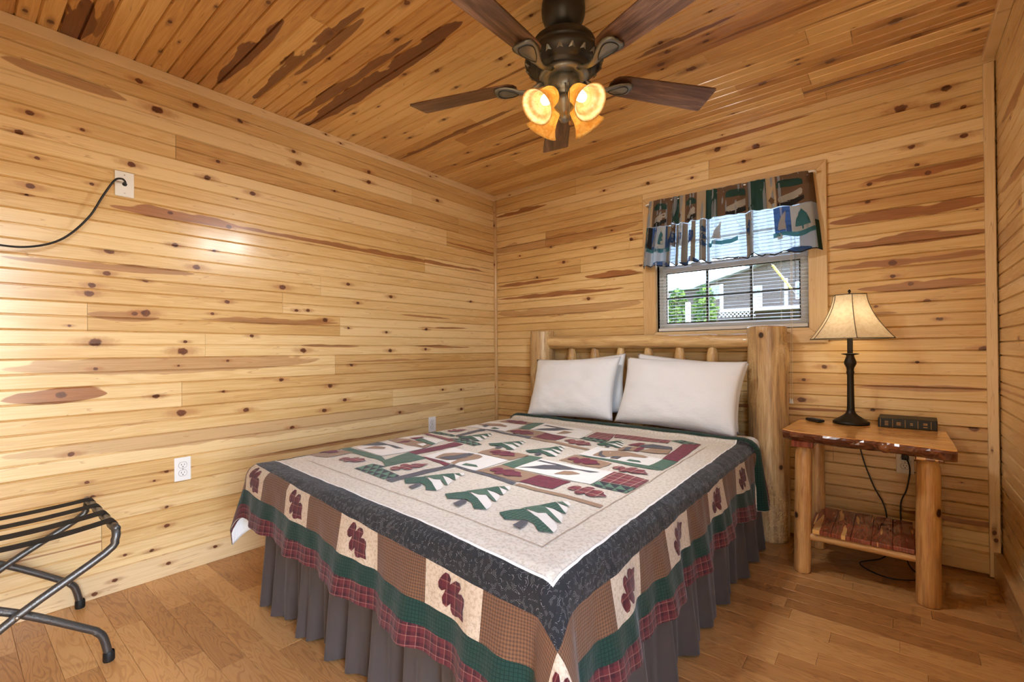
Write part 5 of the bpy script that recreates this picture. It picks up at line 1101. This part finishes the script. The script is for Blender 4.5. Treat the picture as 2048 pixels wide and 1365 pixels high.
# light kit: four amber bells
SH = [(.022,.0),(.031,.004),(.037,.017),(.040,.038),(.043,.062),(.050,.085),(.061,.104),(.069,.114)]
cam_az = math.atan2(CP.y-FY_, CP.x-FX_)
for k in range(4):
    a = cam_az + R_(45+90*k) + R_(-2)
    dirn = Matrix.Rotation(a,4,'Z') @ Matrix.Translation((.058,0,.064)) @ Matrix.Rotation(R_(180-47),4,'Y')
    arm = fp('light_arm', tube(spline([(.03,0,.052),(.048,0,.062),(.058,0,.066),(.066,0,.058)],4),.009,10), MT['bronze_hi'], True, None, Matrix.Rotation(a,4,'Z'))
    lk = fp('fitter_cup', xf(lathe([(0,-.012),(.014,-.012),(.024,-.004),(.026,.008),(.024,.010),(0,.010)],20), dirn), MT['bronze_hi'])
    sh = fp('glass_shade', xf(lathe(SH + [(r-.0025,z) for r,z in SH[::-1]],32), dirn), MT['amber'])
    bu = fp('bulb', xf(lathe([(.012,.008),(.013,.02),(.019,.038),(.0205,.05),(.017,.063),(.008,.071),(0,.073)],16), dirn), MT['bulb'])
    q_ = Matrix.Translation((FX_,FY_,2.0)) @ dirn
    so = light('fan_bulb_light','SPOT', (0,0,0), 13.5, (.97,.99,1.0), spot_size=R_(165), spot_blend=.6, shadow_soft_size=.035)
    so.matrix_world = q_ @ Matrix.Translation((0,0,.105)) @ Matrix.Rotation(math.pi,4,'X')
    light('fan_bulb_glow','POINT', q_ @ Vector((0,0,.055)), 1.5, (1,.90,.70), shadow_soft_size=.022)
for k, (dx, dy, L) in enumerate(((.045,-.03,.115),(.062,-.03,.16))):
    ch = fp('pull_chain', tube([(dx*.8,dy-.02,.09),(dx,dy-.03,.085),(dx,dy-.03,.085-L)],.0014,6), MT['bronze_hi'])
    mk('fob', xf(lathe([(0,.012),(.003,.010),(.004,.004),(.003,-.004),(0,-.006)],10), Matrix.Translation((dx,dy-.03,.082-L))), MT['gold'], ch, True)

# ------------------------------------------------------------------ luggage rack
lr = empty('luggage_rack', (.34,-2.98,0)); tag(lr, 'folding grey metal luggage rack with black webbing straps', 'luggage rack')
lo_ = Vector((.34,-2.98,0)); sh_ = lambda L: [Vector(p)-lo_ for p in L]
RT_ = .0125; YT, YFt = -2.725, -2.742; YM = -2.965
ym2 = 2*YM
def frame(xa, xb, top_right):
    s = 1 if top_right else -1; Yt = YM + s*(YT-YM); Yf = YM - s*(YFt-YM); zt2 = .462
    def legp(x): # from top to foot
        return [(x,Yt-s*.004,zt2-.035),(x,Yt-s*.03,zt2-.075),(x,YM+s*.0,.262),(x,Yf+s*.055,.135),(x,Yf+s*.03,.112),(x,Yf+s*.014,.085),(x,Yf,.02)]
    inx = .035
    L1 = legp(xa)[::-1]; L2 = legp(xb)
    path = L1 + [(xa+.006,Yt,zt2-.014),(xa+inx*.6,Yt,zt2-.002),(xa+inx,Yt,zt2)] + [(xb-inx,Yt,zt2),(xb-inx*.6,Yt,zt2-.002),(xb-.006,Yt,zt2-.014)] + L2
    return spline(path, 4)
mk('frame', tube(sh_(frame(.105,.632,True)), RT_, 12), MT['rack_metal'], lr, True)
mk('frame', tube(sh_(frame(.062,.603,False)), RT_, 12), MT['rack_metal'], lr, True)
for x, s in ((.105,1),(.632,1),(.062,-1),(.603,-1)):
    yf = YM - s*(YFt-YM); mk('rubber_foot', xf(lathe([(0,0),(.0155,0),(.017,.004),(.0165,.03),(.015,.034)],14), Matrix.Translation(Vector((x,yf,0))-lo_)), MT['black_rubber'], lr, True)
for x in (.058,.6455): mk('rivet', xf(lathe([(.006,-.003),(.006,.002),(.003,.004),(0,.0045)],12), Matrix.Translation(Vector((x,YM,.262))-lo_) @ Matrix.Rotation(R_(90 if x > .3 else -90),4,'Y')), MT['screw'], lr, True)
for i, x in enumerate((.172,.292,.425,.555)):
    hw = .029 if i != 2 else .032; yl, yr = 2*YM-YT, YT; V, F = [], []
    prof = []
    for k in range(9): a = R_(-100+ -k*0) ; 
    loop = []
    for k in range(9): a = R_(-70+k*22.5*1.0); loop.append((yr+.0145*math.cos(R_(90-k*27)), .462+.0145*math.sin(R_(90-k*27))))
    loop2 = [(2*YM-y, z) for y, z in loop[::-1]]
    mid = [(yr-(yr-yl)*t/10, .476-.010*math.sin(math.pi*t/10)*(1+.3*i%2)) for t in range(1,10)]
    line = loop[::-1] + mid + loop2[::-1]
    for y_, z_ in line: V += [(x-hw,y_,z_),(x+hw,y_,z_)]
    for k in range(len(line)-1): F.append((2*k,2*k+1,2*k+3,2*k+2))
    V2 = [(a,b,c-.0012) for a,b,c in V]; mk('strap', xf(G((V,F),(V2,[f[::-1] for f in F])), Matrix.Translation(-lo_)), MT['strap'], lr)

# ------------------------------------------------------------------ wall plates
def plate(name, m, label, outlet=True, cat='outlet'):
    o = empty(name); o.matrix_world = m; tag(o, label, cat, 'white electrical wall plates' if outlet else None)
    mk('plate', bbox_(-.035,.035,-.0575,.0575,0,.006,.0025), MT['white_plastic'], o)
    if outlet:
        for s in (-1, 1):
            r = mk('receptacle', xf(prism([(.0168*math.cos(a)*1.0, max(-.0135,min(.0135,.0168*math.sin(a)))) for a in [2*math.pi*k/28 for k in range(28)]],.004,.0078), Matrix.Translation((0,s*.0195,0))), MT['white_plastic'], o)
            for x, h in ((-.0063,.0042),(.0063,.0034)): mk('slot', box(x-.0011,x+.0011,s*.0195+.003-h,s*.0195+.003+h,.0076,.0081), MT['slot'], r)
            mk('slot', xf(lathe([(.0025,.0076),(.0025,.0081),(0,.0081)],10), Matrix.Translation((0,s*.0195-.0075,0))), MT['slot'], r)
            mk('outline', xf(tube([(.0178*math.cos(a), max(-.0145,min(.0145,.0178*math.sin(a))),.0061) for a in [2*math.pi*k/28 for k in range(29)]],.0006,4), Matrix.Translation((0,s*.0195,0))), MT['grey_btn'], r)
        mk('screw', lathe([(.003,.005),(.003,.0068),(0,.0072)],10), MT['screw'], o)
    else:
        for s in (-1,1): mk('screw', xf(lathe([(.003,.005),(.003,.0066),(0,.007)],10), Matrix.Translation((0,s*.042,0))), MT['screw'], o)
        mk('grommet', lathe([(.009,.005),(.009,.009),(.005,.010)],14), MT['black_rubber'], o)
    return o
plate('outlet', axes((.0015,-2.356,.500),(0,1,0),(0,0,1),(1,0,0)), 'white duplex outlet low on left wall above the luggage rack')
plate('outlet', axes((.0015,-.745,.515),(0,1,0),(0,0,1),(1,0,0)), 'white duplex outlet on left wall peeking above the quilt')
plate('outlet', axes((2.768,-.0015,.485),(1,0,0),(0,0,1),(0,-1,0)), 'white duplex outlet on back wall behind the nightstand')
plate('cable_plate', axes((.0015,-2.577,1.852),(0,1,0),(0,0,1),(1,0,0)), 'blank white wall plate with black cable high on left wall', False, 'wall plate')
cab = tag(mk('coaxial_cable', tube(spline([(.008,-2.577,1.852),(.03,-2.579,1.857),(.05,-2.595,1.862),(.058,-2.622,1.845),(.06,-2.66,1.77),(.062,-2.71,1.66),(.066,-2.79,1.555),(.075,-2.88,1.505),(.085,-2.98,1.495),(.09,-3.15,1.52),(.09,-3.4,1.62)],8),.0042,8), MT['cord'], None, True), 'black cable looping left from the high wall plate', 'cable')
